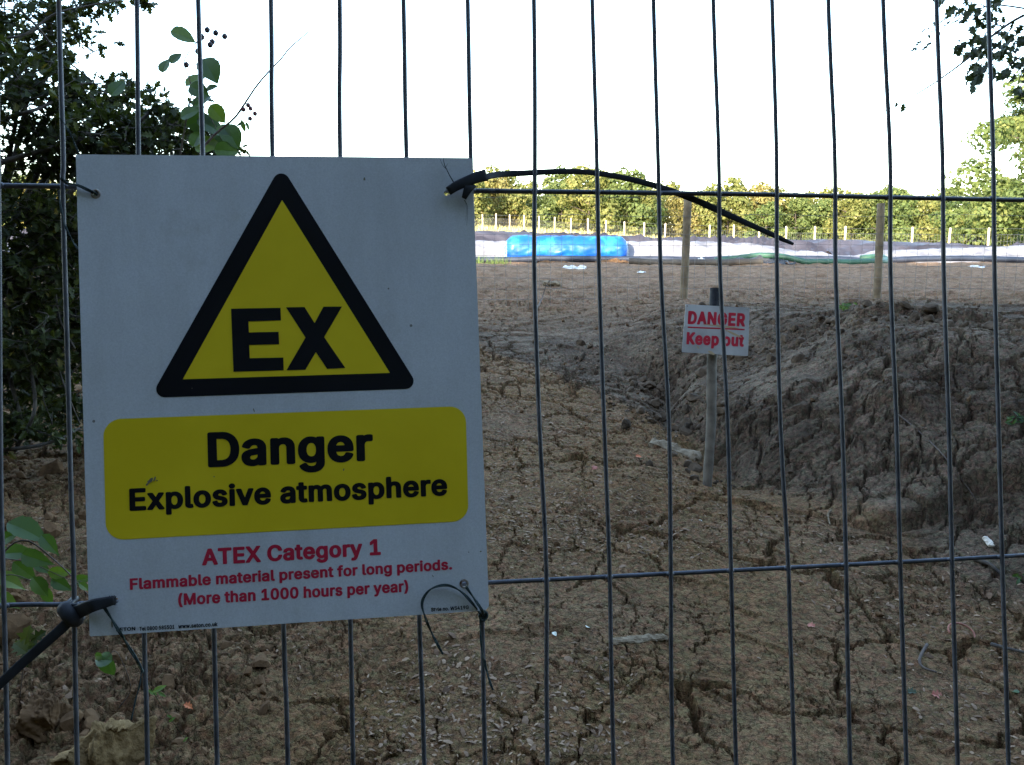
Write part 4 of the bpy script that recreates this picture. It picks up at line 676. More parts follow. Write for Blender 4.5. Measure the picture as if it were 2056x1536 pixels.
def text_loops(s, track=0.0):
    x = 0.0; out = []
    for ch in s:
        if ch == ' ':
            x += 0.21; continue
        adv, lps = GLYPHS[ch]
        for lp in lps: out.append([(x + p[0] / 1000.0, p[1] / 1000.0) for p in lp])
        x += adv / 1000.0 + track
    return out
CAP = max(p[1] for p in GLYPHS['E'][1][0]) / 1000.0
BASE = min(p[1] for p in GLYPHS['E'][1][0]) / 1000.0
def fit_text(s, left, right, cap, track=0.0):
    """Lay the line between two 2D points on the baseline with the given capital height."""
    lp = text_loops(s, track)
    xs = [p[0] for l in lp for p in l]; x0, x1 = min(xs), max(xs)
    L = np.array(left); D = np.array(right) - L; U = D / np.linalg.norm(D); Vv = np.array([-U[1], U[0]])
    sx = np.linalg.norm(D) / (x1 - x0); sy = cap / (CAP - BASE)
    return [[tuple(L + U * (p[0] - x0) * sx + Vv * (p[1] - BASE) * sy) for p in l] for l in lp]
def round_poly(pts, rad, n=8):
    out = []
    P = [np.array(p, float) for p in pts]; m = len(P)
    for i in range(m):
        a, b_, c_ = P[i - 1], P[i], P[(i + 1) % m]
        u = (a - b_) / np.linalg.norm(a - b_); v = (c_ - b_) / np.linalg.norm(c_ - b_)
        r = rad[i] if isinstance(rad, (list, tuple)) else rad
        if r <= 0: out.append(tuple(b_)); continue
        half = math.acos(np.clip(u @ v, -1, 1)) / 2
        t = r / math.tan(half); ctr = b_ + (u + v) / np.linalg.norm(u + v) * r / math.sin(half)
        p0, p1 = b_ + u * t - ctr, b_ + v * t - ctr
        a0 = math.atan2(p0[1], p0[0]); da = (math.atan2(p1[1], p1[0]) - a0 + math.pi) % (2 * math.pi) - math.pi
        out += [tuple(ctr + r * np.array([math.cos(a0 + da * k / n), math.sin(a0 + da * k / n)])) for k in range(n + 1)]
    return out
def circ(c, r, n=16):
    return [(c[0] + r * math.cos(2 * math.pi * k / n), c[1] + r * math.sin(2 * math.pi * k / n)) for k in range(n)]

# ------------------------------------------------------------------ the warning sign
TH_ = 0.0007
def on_board(lift):
    return lambda u, v, w=0.0: S0 + SA * u - SB * v + SN * (TH_ - lift - w)
sign = empty('warning_sign', S0 + SB * 0.30 + SA * 0.125)
tag(sign, 'white warning sign with a yellow EX triangle, tied to the mesh fence', 'sign')
cor = [s2(*p) for p in SIGN_PX]
holes = [s2(*p) for p in ((192, 389), (897, 387), (932, 1172), (232, 1206))]
outline = round_poly(cor, [0.0012, 0.0015, 0.004, 0.0012], 5)
board = link('sign_board', poly_mesh('sign_board', [outline] + [circ(h, 0.0019) for h in holes], on_board(0.0), TH_), M['board'], sign)
cr3 = lambda x, y: s2(300 + x / 3.2, 330 + y / 3.2)
link('triangle_border', poly_mesh('triangle_border', [round_poly([cr3(845, 6), cr3(4, 1500), cr3(1737, 1440)], 0.0053)], on_board(0.00085)), M['ink_black'], sign)
ytri = link('yellow_triangle', poly_mesh('yellow_triangle', [[cr3(853, 230), cr3(215, 1381), cr3(1545, 1340)]], on_board(0.0010)), M['ink_yellow'], sign)
EE = [(525, 928), (843, 922), (846, 1003), (637, 1009), (640, 1080), (831, 1076), (834, 1156), (642, 1161), (645, 1246), (861, 1241), (863, 1323), (541, 1333)]
XX = [(878, 919), (997, 917), (1062, 1020), (1118, 915), (1238, 914), (1123, 1110), (1259, 1308), (1142, 1314), (1070, 1207), (1002, 1320), (881, 1323), (1003, 1113)]
link('ex_lettering', poly_mesh('ex_lettering', [[cr3(*p) for p in EE], [cr3(*p) for p in XX]], on_board(0.00115)), M['ink_black'], ytri)
yband = link('yellow_band', poly_mesh('yellow_band', [round_poly([s2(207, 842), s2(935, 815), s2(941, 1046), s2(213, 1085)], 0.0108)], on_board(0.00085)), M['ink_yellow'], sign)
def line(name, s, l, r, top, mat, lift=0.00085, parent=None, place=None, track=0.0, conv=None, bold=0.0):
    cv = conv or s2
    L, R_, T_ = np.array(cv(*l)), np.array(cv(*r)), np.array(cv(*top))
    U = (R_ - L) / np.linalg.norm(R_ - L)
    cap = abs(U[0] * (T_ - L)[1] - U[1] * (T_ - L)[0])
    return link(name, poly_mesh(name, fit_text(s, L, R_, cap, track), place or on_board(lift), 0.0, bold), mat, parent or sign)
line('danger_lettering', 'Danger', (418, 938.5), (750, 925), (417, 868), M['ink_black'], 0.0010, yband)
line('explosive_lettering', 'Explosive atmosphere', (260.5, 1026), (898.5, 994.5), (259, 981), M['ink_black'], 0.0010, yband)
line('category_lettering', 'ATEX Category 1', (406, 1135.4), (765, 1114), (425, 1101), M['ink_red'])
line('flammable_lettering', 'Flammable material present for long periods.', (261, 1184.4), (908, 1143.5), (260, 1161.5), M['ink_red'])
line('hours_lettering', '(More than 1000 hours per year)', (358, 1215.7), (820, 1188), (357, 1192), M['ink_red'])
line('maker_lettering', 'SETON', (233, 1268), (272, 1265.6), (233, 1260.5), M['ink_black'])
line('phone_lettering', 'Tel 0800 585501', (280, 1266.5), (350.5, 1262.3), (280, 1258.5), M['ink_black'])
line('web_lettering', 'www.seton.co.uk', (358, 1261.7), (437, 1257), (358, 1253.5), M['ink_black'])
line('style_lettering', 'Style no. WS419G', (865.4, 1227.8), (941.2, 1222.9), (865, 1220.2), M['ink_black'])
# grime marks printed on by weather: a scuffed leaf mark on the band, a few flecks, scratches
def fleck(px, py, w, h, ang, lift=0.0012):
    u, v = s2(px, py); k = 9
    ca, sa = math.cos(ang), math.sin(ang)
    rj = RNG.uniform(0.55, 1.2, k)
    V = [on_board(lift)(u + (math.cos(2 * math.pi * i / k) * w * ca - math.sin(2 * math.pi * i / k) * h * sa) * rj[i], v + (math.cos(2 * math.pi * i / k) * w * sa + math.sin(2 * math.pi * i / k) * h * ca) * rj[i]) for i in range(k)]
    mb = MB(); mb.add(V, [tuple(range(k))[::-1]]); mb.build('grime_mark', M['smudge'], board, False)
for a in ((296, 972, 0.0016, 0.0007, 0.8), (303, 964, 0.0022, 0.0012, 0.5), (311, 961, 0.0018, 0.0006, 1.1), (316, 965, 0.0008, 0.0004, 0), (732, 360, 0.0009, 0.0011, 0), (510, 824, 0.0004, 0.0016, 0.2), (628, 1148, 0.0004, 0.0017, 0.2), (869, 1156, 0.0003, 0.0012, 0.5), (965, 1107, 0.0007, 0.0005, 0), (430, 957, 0.0005, 0.0004, 0), (386, 780, 0.0003, 0.0005, 0), (690, 943, 0.0008, 0.0005, 1.3), (225, 1252, 0.0006, 0.0024, 0.1)):
    fleck(*a)
def ring(ctr, r1, r2, lift, n=18):
    V = []; FA_ = []
    for k in range(n):
        a = 2 * math.pi * k / n
        for rr_, lf in ((r1, lift), (0.5 * (r1 + r2), lift + 0.0006), (r2, lift)):
            V.append(on_board(lf)(ctr[0] + rr_ * math.cos(a), ctr[1] + rr_ * math.sin(a)))
    for k in range(n):
        a, b_ = k * 3, (k + 1) % n * 3
        FA_ += [(a, b_, b_ + 1, a + 1), (a + 1, b_ + 1, b_ + 2, a + 2)]
    return V, FA_
for h in (holes[0], holes[2]):
    q = MB(); q.add(*ring(h, 0.0016, 0.0031, 0.0008)); q.build('eyelet', M['eyelet'], board)

# ------------------------------------------------------------------ ties and twine
front = -0.0045
tie = empty('cable_tie', spt(935, 372, -0.004))
tag(tie, 'black cable tie with a long arching tail at the sign\'s top right corner', 'cable tie')
P = [spt(904, 384, front), spt(940, 370, front), spt(972, 358, -0.003), fpt(1004, 350, 0.0), fpt(1060, 344, 0.0048), fpt(1130, 340.5, 0.0052), fpt(1192, 343, 0.0052), fpt(1260, 354, 0.0054), fpt(1330, 372, 0.0058), fpt(1400, 397, 0.0062), fpt(1470, 428, 0.0066), fpt(1540, 459, 0.007), fpt(1602, 487, 0.007)]
S_ = spline(P, 60)
MB().ribbon(S_, np.interp(np.linspace(0, 1, 60), [0, 0.25, 0.5, 0.8, 0.97, 1], [0.0022, 0.0021, 0.0018, 0.0023, 0.0016, 0.0009]), 0.0007, FN).build('strap', M['black_plastic'], tie)
mb = MB()
mb.ribbon(spline([spt(899, 388, front - 0.001), spt(915, 378, front - 0.0018), spt(938, 368, front - 0.002), spt(958, 360, front - 0.0015), spt(975, 356, front - 0.001)], 12), np.linspace(0.0028, 0.0038, 12), 0.0014, FN)
mb.ribbon(spline([spt(945, 372, front - 0.001), spt(938, 384, front - 0.0022), spt(930, 402, front - 0.0012)], 8), np.linspace(0.0042, 0.0016, 8), 0.0012, FN)
mb.build('sleeve', M['black_plastic'], tie)
mb = MB()
for P, r in (([(912, 372), (903, 357), (896, 343), (891, 331), (889, 317)], 0.00045), ([(896, 343), (888, 334), (882, 320)], 0.00022), ([(895, 338), (898, 331)], 0.0002),
             ([(978, 354), (984, 341), (990, 328), (999, 315), (1012, 300)], 0.0003), ([(991, 327), (1003, 314)], 0.00015), ([(980, 366), (995, 368), (1012, 371)], 0.00025),
             ([(931, 404), (937, 414), (938, 430), (936, 455)], 0.00022), ([(934, 408), (936, 425), (934, 445)], 0.00015)):
    mb.tube(spline([spt(x, y, front + 0.001) for x, y in P], 10), np.linspace(r, r * 0.4, 10), 5)
mb.build('frayed_threads', M['twine_fray'], tie)

tie2 = empty('cable_tie', spt(190, 1214, -0.004))
tag(tie2, 'thick black frayed tie with its tail hanging down to the lower left', 'cable tie')
mb = MB()
mb.ribbon(spline([spt(236, 1201, front), spt(215, 1206, front - 0.001), spt(190, 1212, front - 0.002), fpt(165, 1222, -0.008), fpt(146, 1229, -0.006)], 16), np.linspace(0.0026, 0.0052, 16), 0.0016, FN)
mb.tube(spline([fpt(135, 1212, -0.005), fpt(160, 1208, -0.008), fpt(178, 1211, -0.007), fpt(205, 1212, -0.008)], 10), 0.0011, 6)
mb.tube(spline([fpt(134, 1214, -0.002), fpt(140, 1218, -0.006), fpt(150, 1228, -0.0075), fpt(158, 1238, -0.006), fpt(162, 1242, -0.002)], 12), np.array([0.0015, 0.004, 0.0052, 0.0055, 0.0052, 0.0056, 0.0053, 0.0056, 0.0052, 0.005, 0.0042, 0.0015]), 10)
mb.tube(spline([fpt(141, 1206, 0.004), fpt(139, 1214, -0.007), fpt(146, 1240, -0.009), fpt(153, 1248, 0.004)], 12), 0.0016, 8)
mb.tube(spline([fpt(150, 1204, 0.004), fpt(149, 1212, -0.008), fpt(156, 1236, -0.010), fpt(163, 1244, 0.004)], 12), 0.0016, 8)
mb.build('knot', M['black_plastic'], tie2)
MB().ribbon(spline([fpt(158, 1226, -0.006), fpt(138, 1250, -0.007), fpt(100, 1284, -0.007), fpt(48, 1330, -0.006), fpt(0, 1374, -0.005), fpt(-70, 1440, -0.003)], 24), np.linspace(0.0033, 0.0028, 24), 0.0012, FN).build('tail', M['black_plastic'], tie2)
mb = MB()
for k in range(26):
    a = RNG.uniform(-0.9, 0.9); L = RNG.uniform(4, 11)
    x0, y0 = 226 + RNG.uniform(-6, 6), 1203 + RNG.uniform(-5, 5)
    mb.tube([spt(x0, y0, front), spt(x0 + L * 0.6 * math.cos(a), y0 - L * 0.6 * math.sin(a), front - 0.001), spt(x0 + L * math.cos(a + 0.3), y0 - L * math.sin(a + 0.3), front - 0.0005)], 0.0003, 4)
mb.build('frayed_threads', M['black_plastic'], tie2)

def strand(name, label, paths, mat, r, group=None):
    o = MB()
    for pth, rr_ in paths:
        n = 12 * len(pth)
        S = spline(pth, n)
        T = np.gradient(S, axis=0); T /= np.linalg.norm(T, axis=1)[:, None]
        u = np.cross(T, FN); u /= np.linalg.norm(u, axis=1)[:, None]; w = np.cross(T, u)
        d_ = np.concatenate([[0], np.cumsum(np.linalg.norm(np.diff(S, axis=0), axis=1))])
        for ph in (0, math.pi):                      # two plies laid round each other
            a = d_ / (rr_ * 7) + ph
            o.tube(S + (u * np.cos(a)[:, None] + w * np.sin(a)[:, None]) * rr_ * 0.55, rr_ * 0.62, 5)
    ob = o.build(name, mat)
    tag(ob, label, 'twine', group)
    return ob
strand('twine', 'green twine from a wire down to the rusty top left eyelet', [([fpt(126, 360, -0.004), fpt(140, 371, -0.004), spt(156, 373, -0.003), spt(175, 381, -0.002), spt(192, 389, -0.0008), spt(193, 390, 0.003)], 0.0009),
        ([fpt(124, 240, -0.003), fpt(135, 255, -0.003), fpt(147, 278, -0.002), fpt(154, 305, 0.003)], 0.0005), ([fpt(121, 385, -0.0035), fpt(127, 420, -0.004), fpt(133, 450, -0.0035), fpt(141, 470, -0.003), fpt(152, 492, -0.002), fpt(165, 505, -0.004)], 0.0006)], M['twine_dark'], 0.0009)
strand('twine', 'thin dark twine hanging from the frayed tie past the small print', [([spt(214, 1217, -0.004), spt(230, 1245, -0.003), spt(244, 1268, -0.003), fpt(262, 1295, -0.004), fpt(284, 1330, -0.004), fpt(291, 1345, -0.004)], 0.00095),
        ([fpt(288, 1338, -0.004), fpt(284, 1370, -0.004), fpt(276, 1400, -0.004), fpt(268, 1440, -0.005)], 0.0005)], M['twine_dark'], 0.0009)
strand('twine', 'dark twine with a loose loop knotted at the sign\'s bottom right corner', [
        ([spt(934, 1176, 0.001), spt(940, 1184, -0.002), spt(954, 1204, -0.003), spt(966, 1222, -0.004), fpt(970, 1232, -0.004)], 0.0009),
        ([fpt(964, 1230, -0.004), spt(950, 1212, -0.003), spt(930, 1190, -0.003), spt(910, 1177, -0.003), spt(890, 1173, -0.003), spt(866, 1180, -0.003), spt(852, 1195, -0.003), spt(847, 1212, -0.003), spt(853, 1236, -0.003), fpt(866, 1266, -0.006), fpt(880, 1293, -0.006), fpt(888, 1308, -0.006)], 0.00085),
        ([fpt(966, 1222, -0.005), fpt(974, 1230, -0.005), fpt(968, 1240, -0.005), fpt(962, 1230, -0.006), fpt(972, 1224, -0.005)], 0.0016),
        ([fpt(963, 1236, -0.005), fpt(963, 1265, -0.005), fpt(966, 1300, -0.005), fpt(972, 1330, -0.004), fpt(980, 1358, -0.004), fpt(988, 1380, -0.005)], 0.0007),
        ([fpt(972, 1320, -0.004), fpt(978, 1350, -0.004), fpt(982, 1372, -0.005)], 0.0005)], M['twine_dark'], 0.0009)

# ------------------------------------------------------------------ keep out sign on its stake
base = on_land(1420, 975)
DS = (base - C0) @ AFW
stake_sign = empty('keep_out_sign', base)
tag(stake_sign, 'small white keep out sign with red lettering on a round wooden stake', 'sign')
top = at(1437, 580, DS - 0.05)
P = spline([base - (top - base) * 0.25, base, base + (top - base) * 0.33 + np.array([0.006, 0, 0]), base + (top - base) * 0.66 - np.array([0.004, 0, 0]), top], 26)
mb = MB(); mb.tube(P, 0.0245 + 0.0012 * np.sin(np.arange(26) * 1.7) + np.linspace(-0.001, 0.002, 26), 14); stake = mb.build('stake', M['stake'], stake_sign)
mb = MB()
q = spline([base + (top - base) * t for t in (0.90, 0.95, 1.0, 1.004)], 8)
mb.tube(q, [0.029, 0.0285, 0.029, 0.0295, 0.029, 0.0295, 0.030, 0.026], 14); mb.build('stake_cap', M['black_plastic'], stake)
dk = DS - 0.105
KP = [at(1377, 611, dk + 0.02), at(1505, 618, dk), at(1502, 715, dk + 0.012), at(1369, 707, dk + 0.032)]
ka = KP[1] - KP[0]; ka /= np.linalg.norm(ka); kn = np.cross(ka, KP[3] - KP[0]); kn /= np.linalg.norm(kn); kb = np.cross(kn, ka)
def k2(px, py):
    p = hit(px, py, KP[0], kn) - KP[0]
    return float(p @ ka), float(-(p @ kb))
def on_k(lift):
    return lambda u, v, w=0.0: KP[0] + ka * u - kb * v + kn * (0.003 - lift - w)
kc = [k2(*p) for p in ((1377, 611), (1505, 618), (1502, 715), (1369, 707))]
nboard = link('notice_board', poly_mesh('notice_board', [round_poly(kc, 0.004, 3)], on_k(0.0), 0.003), M['small_board'], stake_sign)
kcr = lambda x, y: (1340 + x / 3.49, 560 + y / 3.49)
line('danger_lettering', 'DANGER', kcr(143, 315), kcr(541, 333), kcr(143, 225), M['ink_red_small'], 0, nboard, on_k(0.0036), 0.03, k2, 0.0011)
line('keep_out_lettering', 'Keep out', kcr(134, 457), kcr(533, 474), kcr(134, 373), M['ink_red_small'], 0, nboard, on_k(0.0036), 0.03, k2, 0.0011)
link('underline', poly_mesh('underline', [[k2(*kcr(*p)) for p in ((142, 333), (541, 350), (541, 360), (142, 343))]], on_k(0.0036)), M['ink_red_small'], nboard)
mb = MB()
for (x0, y0), (x1, y1), w in (((250, 318), (500, 345), 7), ((400, 355), (520, 410), 8), ((285, 505), (330, 530), 12), ((205, 470), (222, 488), 6)):
    a, b_ = np.array(k2(*kcr(x0, y0))), np.array(k2(*kcr(x1, y1)))
    d = (b_ - a) / np.linalg.norm(b_ - a); s_ = np.array([-d[1], d[0]]) * w / 3.49 / F * DS
    V = []
    n = 7
    for k in range(n):
        c_ = a + (b_ - a) * k / (n - 1); ww = math.sin(math.pi * (k + 0.4) / n) * RNG.uniform(0.5, 1.1)
        V += [on_k(0.0039)(*(c_ + s_ * ww)), on_k(0.0039)(*(c_ - s_ * ww))]
    mb = MB(); mb.add(V, [(2 * k, 2 * k + 1, 2 * k + 3, 2 * k + 2) for k in range(n - 1)]); mb.build('rust_streak', M['rust_streak'], nboard, False)
for x, y in ((140, 190), (560, 213)):
    V = []
    mb = MB(); c_ = np.array(k2(*kcr(x, y)))
    mb.add([on_k(0.0045 if k else 0.006)(*(c_ + (0.0035 * np.array([math.cos(k * 1.047), math.sin(k * 1.047)]) if k else 0))) for k in range(7)], [(0, k, k % 6 + 1) for k in range(1, 7)])
    mb.build('nail', M['eyelet'], nboard)

# ------------------------------------------------------------------ stock fence on the plateau
FY = 10.0
stock = empty('stock_fence', (at_y(1570, 600, FY)[0], FY, zat(2.7, FY)))
tag(stock, 'thin square wire stock fence between two round wooden posts on the plateau', 'fence')
for (tx, ty), (bx, by), r in (((1381, 396), (1372, 602), 0.044), ((1769, 408), (1760, 598), 0.044), ((905, 390), (912, 604), 0.044), ((2150, 405), (2140, 600), 0.044)):
    yb = FY
    t_, b_ = at_y(tx, ty, yb), at_y(bx, by, yb)
    b_ = b_ + (b_ - t_) * 0.12
    P = spline([b_, b_ + (t_ - b_) * 0.5 + np.array([0.004, 0, 0]), t_], 14)
    MB().tube(P, r + 0.002 * np.sin(np.arange(14) * 1.9), 14).build('post', M['post_wood'], stock)
x0, x1 = at_y(905, 500, FY)[0], at_y(2150, 500, FY)[0]
mb = MB()
zt = at_y(1500, 470, FY)[2]
n = int((x1 - x0) / 0.122)
xs = np.linspace(x0, x1, n)
wr = 0.0016
for k, x in enumerate(xs):
    zb = zat(x, FY, False) - 0.02
    mb.tube([(x, FY - 0.05, zb), (x + 0.004 * math.sin(k), FY - 0.05, (zb + zt) / 2), (x, FY - 0.05, zt)], wr, 4, False)
for r_ in np.arange(0, 7):
    z0 = zt - r_ * 0.122
    mb.tube([(x, FY - 0.053, max(z0, zat(x, FY, False)) + 0.006 * math.sin(x * 2.1 + r_)) for x in np.linspace(x0, x1, 30)], wr, 4, False)
mb.build('wire_mesh', M['fence_wire'], stock, False)
for py in (396, 433):
    z0 = at_y(1500, py, FY)[2]
    MB().tube([(x, FY - 0.05, z0 + 0.012 * math.cos((x - 0.5) * 2.8)) for x in np.linspace(x0, x1, 40)], 0.0018, 4, False).build('strand_wire', M['fence_wire'], stock, False)

# ------------------------------------------------------------------ lagoon covers
def sheet(name, label, cat, crest_px, ys, prof, mat, ycrest, wrinkle, seed, xr, nx=260):
    """A covered berm running left to right: crest heights from the photograph, prof = (dy, share of height) across."""
    xs = np.linspace(*xr, nx)
    cp = np.array([at_y(px, py, ycrest) for px, py in crest_px])
    zc = np.interp(xs, cp[:, 0], cp[:, 2])
    kk = np.exp(-0.5 * (np.arange(-8, 9) / 3.5) ** 2); kk /= kk.sum()
    zc = np.convolve(np.pad(zc, 8, mode='edge'), kk, mode='valid')
    prof = np.array(prof); pt = np.linspace(0, 1, 34)
    dy = np.interp(pt, np.linspace(0, 1, len(prof)), prof[:, 0]); sh = np.interp(pt, np.linspace(0, 1, len(prof)), prof[:, 1])
    XX_, DY = np.meshgrid(xs, dy); ZC, SH = np.meshgrid(zc, sh)
    YY_ = ycrest + DY
    ZB, _ = land(XX_.ravel(), YY_.ravel(), False)
    ZB = ZB.reshape(XX_.shape) - 0.03
    ZZ = ZB + np.maximum(ZC - ZB, 0.05) * SH
    w = wrinkle(XX_, YY_, DY, SH)
    ZZ = ZZ + w
    nr_, nc = XX_.shape
    i = np.arange(nr_ - 1)[:, None] * nc; j = np.arange(nc - 1)[None]
    FA_ = np.stack([i + j, i + j + 1, i + nc + j + 1, i + nc + j], -1).reshape(-1, 4)
    o = link(name, mesh_np(name, np.stack([XX_.ravel(), YY_.ravel(), ZZ.ravel()], 1), FA_, None, True), mat)
    tag(o, label, cat)
    return o
def wr_front(x, y, dy, sh):
    return sh * (1 - 0.6 * sstep(0.8, 1.0, sh)) * (0.13 * fbm(x, y, 1.8, 4, 201) + 0.16 * np.abs(fbm(x * 0.7 + y, y * 1.5, 0.6, 3, 202))) + 0.03 * fbm(x, y, 0.5, 2, 203)
def wr_back(x, y, dy, sh):
    s = x * 0.55 - (y - 39) * 1.5 + 0.5 * fbm(x, y, 3.0, 2, 212)
    q = (s / 1.15) % 1.0
    saw = np.where(q < 0.72, q / 0.72, (1 - q) / 0.28)
    return (1 - 0.75 * sstep(0.75, 1.0, sh)) * 0.55 * saw * (0.35 + 0.65 * sstep(-0.4, 0.3, fbm(x, y, 2.5, 2, 211))) + (0.04 * fbm(x, y, 0.8, 3, 213) - 0.15) * (1 - sstep(0.75, 1.0, sh) * 0.8)
sheet('lagoon_cover', 'rumpled white sheet covering the low bank behind the blue roll', 'sheeting',
      [(600, 484), (960, 486), (1270, 486), (1400, 488), (1500, 491), (1560, 501), (1640, 514), (1690, 518), (1760, 513), (1830, 505), (1900, 500), (2056, 498), (2300, 500)],
      None, [(-1.25, 0.0), (-1.2, 0.12), (-0.75, 0.62), (-0.25, 0.95), (0.1, 1.0), (0.6, 0.93), (1.4, 0.4), (2.4, 0.0)], M['white_sheet'], 33.2, wr_front, 1, (-26, 30), 420)
sheet('lagoon_liner', 'grey creased liner on the slope behind the white sheet', 'sheeting',
      [(600, 462), (960, 465), (1100, 470), (1270, 477), (1500, 482), (1690, 482), (1800, 485), (1900, 491), (2056, 496), (2300, 502)],
      None, [(-3.4, 0.0), (-2.2, 0.34), (-1.2, 0.66), (-0.2, 0.97), (0.2, 1.0), (0.9, 0.93), (1.6, 0.5), (2.4, 0.0)], M['grey_sheet'], 40.5, wr_back, 2, (-30, 36), 900)

# blue wrapped roll
RY = 31.8
p0, p1 = at_y(1018, 500, RY), at_y(1256, 500, RY)
rad = 0.50
zc = zat(1.8, RY, False) + rad - 0.03
roll = empty('wrapped_roll', ((p0[0] + p1[0]) / 2, RY, zc - rad))
tag(roll, 'large roll wrapped in bright blue plastic film lying before the white sheet', 'roll')
na, nl = 64, 70
a = np.linspace(0, 2 * math.pi, na, endpoint=False); s = np.linspace(0, 1, nl)
AA, SS = np.meshgrid(a, s)
XL = p0[0] + (p1[0] - p0[0]) * SS
endr = 1 - 0.30 * np.clip(1 - np.minimum(SS, 1 - SS) / 0.06, 0, 1) ** 2
fold = 0.04 * fbm(SS * 7 + AA * 0.8, AA * 2.0 + SS * 5, 0.8, 4, 221) + 0.05 * np.abs(fbm(SS * 3 - AA, AA + SS * 6, 0.5, 3, 222))
rr_ = rad * endr * (1 + fold - 0.02 * np.sin(SS * 5.0))
YYr = RY + rr_ * np.cos(AA); ZZr = zc + rr_ * np.sin(AA) * np.where(np.sin(AA) < 0, 0.95, 1.0) - 0.05 * SS
i = np.arange(nl - 1)[:, None] * na; j = np.arange(na)[None]; j2 = (j + 1) % na
FA_ = np.stack([i + j, i + j2, i + na + j2, i + na + j], -1).reshape(-1, 4)
wrap = link('wrapping', mesh_np('wrapping', np.stack([XL.ravel(), YYr.ravel(), ZZr.ravel()], 1), FA_, None, True), M['blue_film'], roll)
for side in (0, nl - 1):
    mb = MB(); dirx = -1 if side == 0 else 1
    V = []; nring = 9
    for k in range(nring):
        t = k / (nring - 1)
        for m_ in range(na):
            pl = 1 + 0.10 * t * math.sin(m_ * 2 * math.pi * 13 / na) * math.sin(math.pi * min(t + 0.1, 1))
            cx = XL[side, m_] + dirx * (0.10 * math.sin(t * math.pi * 0.5) + 0.03 * math.sin(m_ * 2 * math.pi * 16 / na) * math.sin(math.pi * t))
            cy = RY + (YYr[side, m_] - RY) * (1 - 0.93 * t) * pl
            cz = zc - 0.05 * SS[side, 0] - 0.12 * t + (ZZr[side, m_] - zc + 0.05 * SS[side, 0]) * (1 - 0.93 * t) * pl
            V.append((cx, cy, cz))
    FA_ = [(k * na + m_, k * na + (m_ + 1) % na, (k + 1) * na + (m_ + 1) % na, (k + 1) * na + m_) for k in range(nring - 1) for m_ in range(na)] + [tuple((nring - 1) * na + m_ for m_ in range(na))]
    mb.add(V, FA_); mb.build('gathered_end', M['white_film'], wrap)

def laid(pts, y_list, r, jig=0.0):
    out = []
    for (px, py), y in zip(pts, y_list):
        p = at_y(px, py, y); out.append(p)
    S = spline(out, len(pts) * 8)
    g_, _ = land(S[:, 0], S[:, 1], False)
    S[:, 2] = np.maximum(S[:, 2], g_ + r)
    return S
P = [(x, 31.0 + 0.15 * math.sin(x * 0.35), zat(x, 31.0, False) + 0.13 + 0.02 * math.sin(x * 0.9)) for x in np.linspace(-26, 29, 60)]
tag(MB().tube(P, 0.11, 10).build('long_pipe', M['pipe']), 'long black pipe running along the foot of the white sheet', 'pipe')
P = laid([(1263, 535), (1330, 537), (1400, 537), (1480, 538), (1530, 538)], [28.0, 27.8, 27.6, 27.6, 27.6], 0.11)
mb = MB(); mb.tube(P, 0.115, 14, False)
mb.tube(P, 0.095, 14, False)
tag(mb.build('loose_pipe', M['mud_pipe']), 'short muddy grey pipe lying right of the blue roll', 'pipe')
hp = [(1435, 523, 28.4), (1480, 518, 28.3), (1525, 513, 28.2), (1570, 515, 28.0), (1615, 525, 27.8), (1660, 533, 27.6), (1705, 535.5, 27.5), (1745, 534, 27.6), (1768, 531, 27.9), (1778, 524, 28.6), (1774, 517, 29.4), (1755, 515.5, 29.9), (1728, 518, 30.2)]
P = spline([at_y(*q) for q in hp], 90)
g = np.array([zat(x, y, False) for x, y in P[:, :2]]); P[:, 2] = np.maximum(P[:, 2], g + 0.10)
tag(MB().tube(P, 0.092 + 0.004 * np.sin(np.arange(90) * 2.2), 12).build('green_hose', M['hose']), 'thick green suction hose looping over the black pipe', 'hose')
def crumple(name, label, cat, px, py, y, sx, sy, sz, mat, seed, n=22):
    c_ = at_y(px, py, y)
    u = np.linspace(-1, 1, n); U, V_ = np.meshgrid(u, u)
    mask = np.clip(1.05 - np.hypot(U, V_) ** 2 * (1 + 0.5 * fbm(U, V_, 0.6, 2, seed)), 0, 1)
    xx = c_[0] + U * sx; yy = c_[1] + V_ * sy
    g_, _ = land(xx.ravel(), yy.ravel(), True)
    zz = g_.reshape(U.shape) + 0.004 + mask * sz * (0.35 + 0.9 * np.abs(fbm(U, V_, 0.45, 3, seed + 3))) - (mask <= 0) * 0.1
    keep = mask > 0
    i = np.arange(n - 1)[:, None] * n; j = np.arange(n - 1)[None]
    FA_ = np.stack([i + j, i + j + 1, i + n + j + 1, i + n + j], -1).reshape(-1, 4)
    FA_ = FA_[keep.ravel()[FA_].all(1)]
    o = link(name, mesh_np(name, np.stack([xx.ravel(), yy.ravel(), zz.ravel()], 1), FA_, None, False), mat)
    tag(o, label, cat)
    return o
crumple('liner_scrap', 'crumpled black liner scrap at the end of the muddy pipe', 'sheeting', 1510, 536, 28.2, 1.25, 0.7, 0.26, M['dark_sheet'], 231)
crumple('litter', 'torn white plastic litter on the earth below the blue roll', 'litter', 1150, 546, 24.0, 0.42, 0.5, 0.13, M['rag'], 241, 16)
crumple('litter', 'small white scrap right of the torn plastic below the roll', 'litter', 1288, 555, 20.5, 0.12, 0.25, 0.05, M['rag'], 251, 10)
crumple('litter', 'pale scrap on the earth far right before the long pipe', 'litter', 1962, 539, 26.0, 0.22, 0.4, 0.06, M['rag'], 261, 10)
crumple('litter', 'white rag caught between pipe and hose', 'litter', 1462, 526, 28.9, 0.28, 0.3, 0.22, M['rag'], 271, 14)
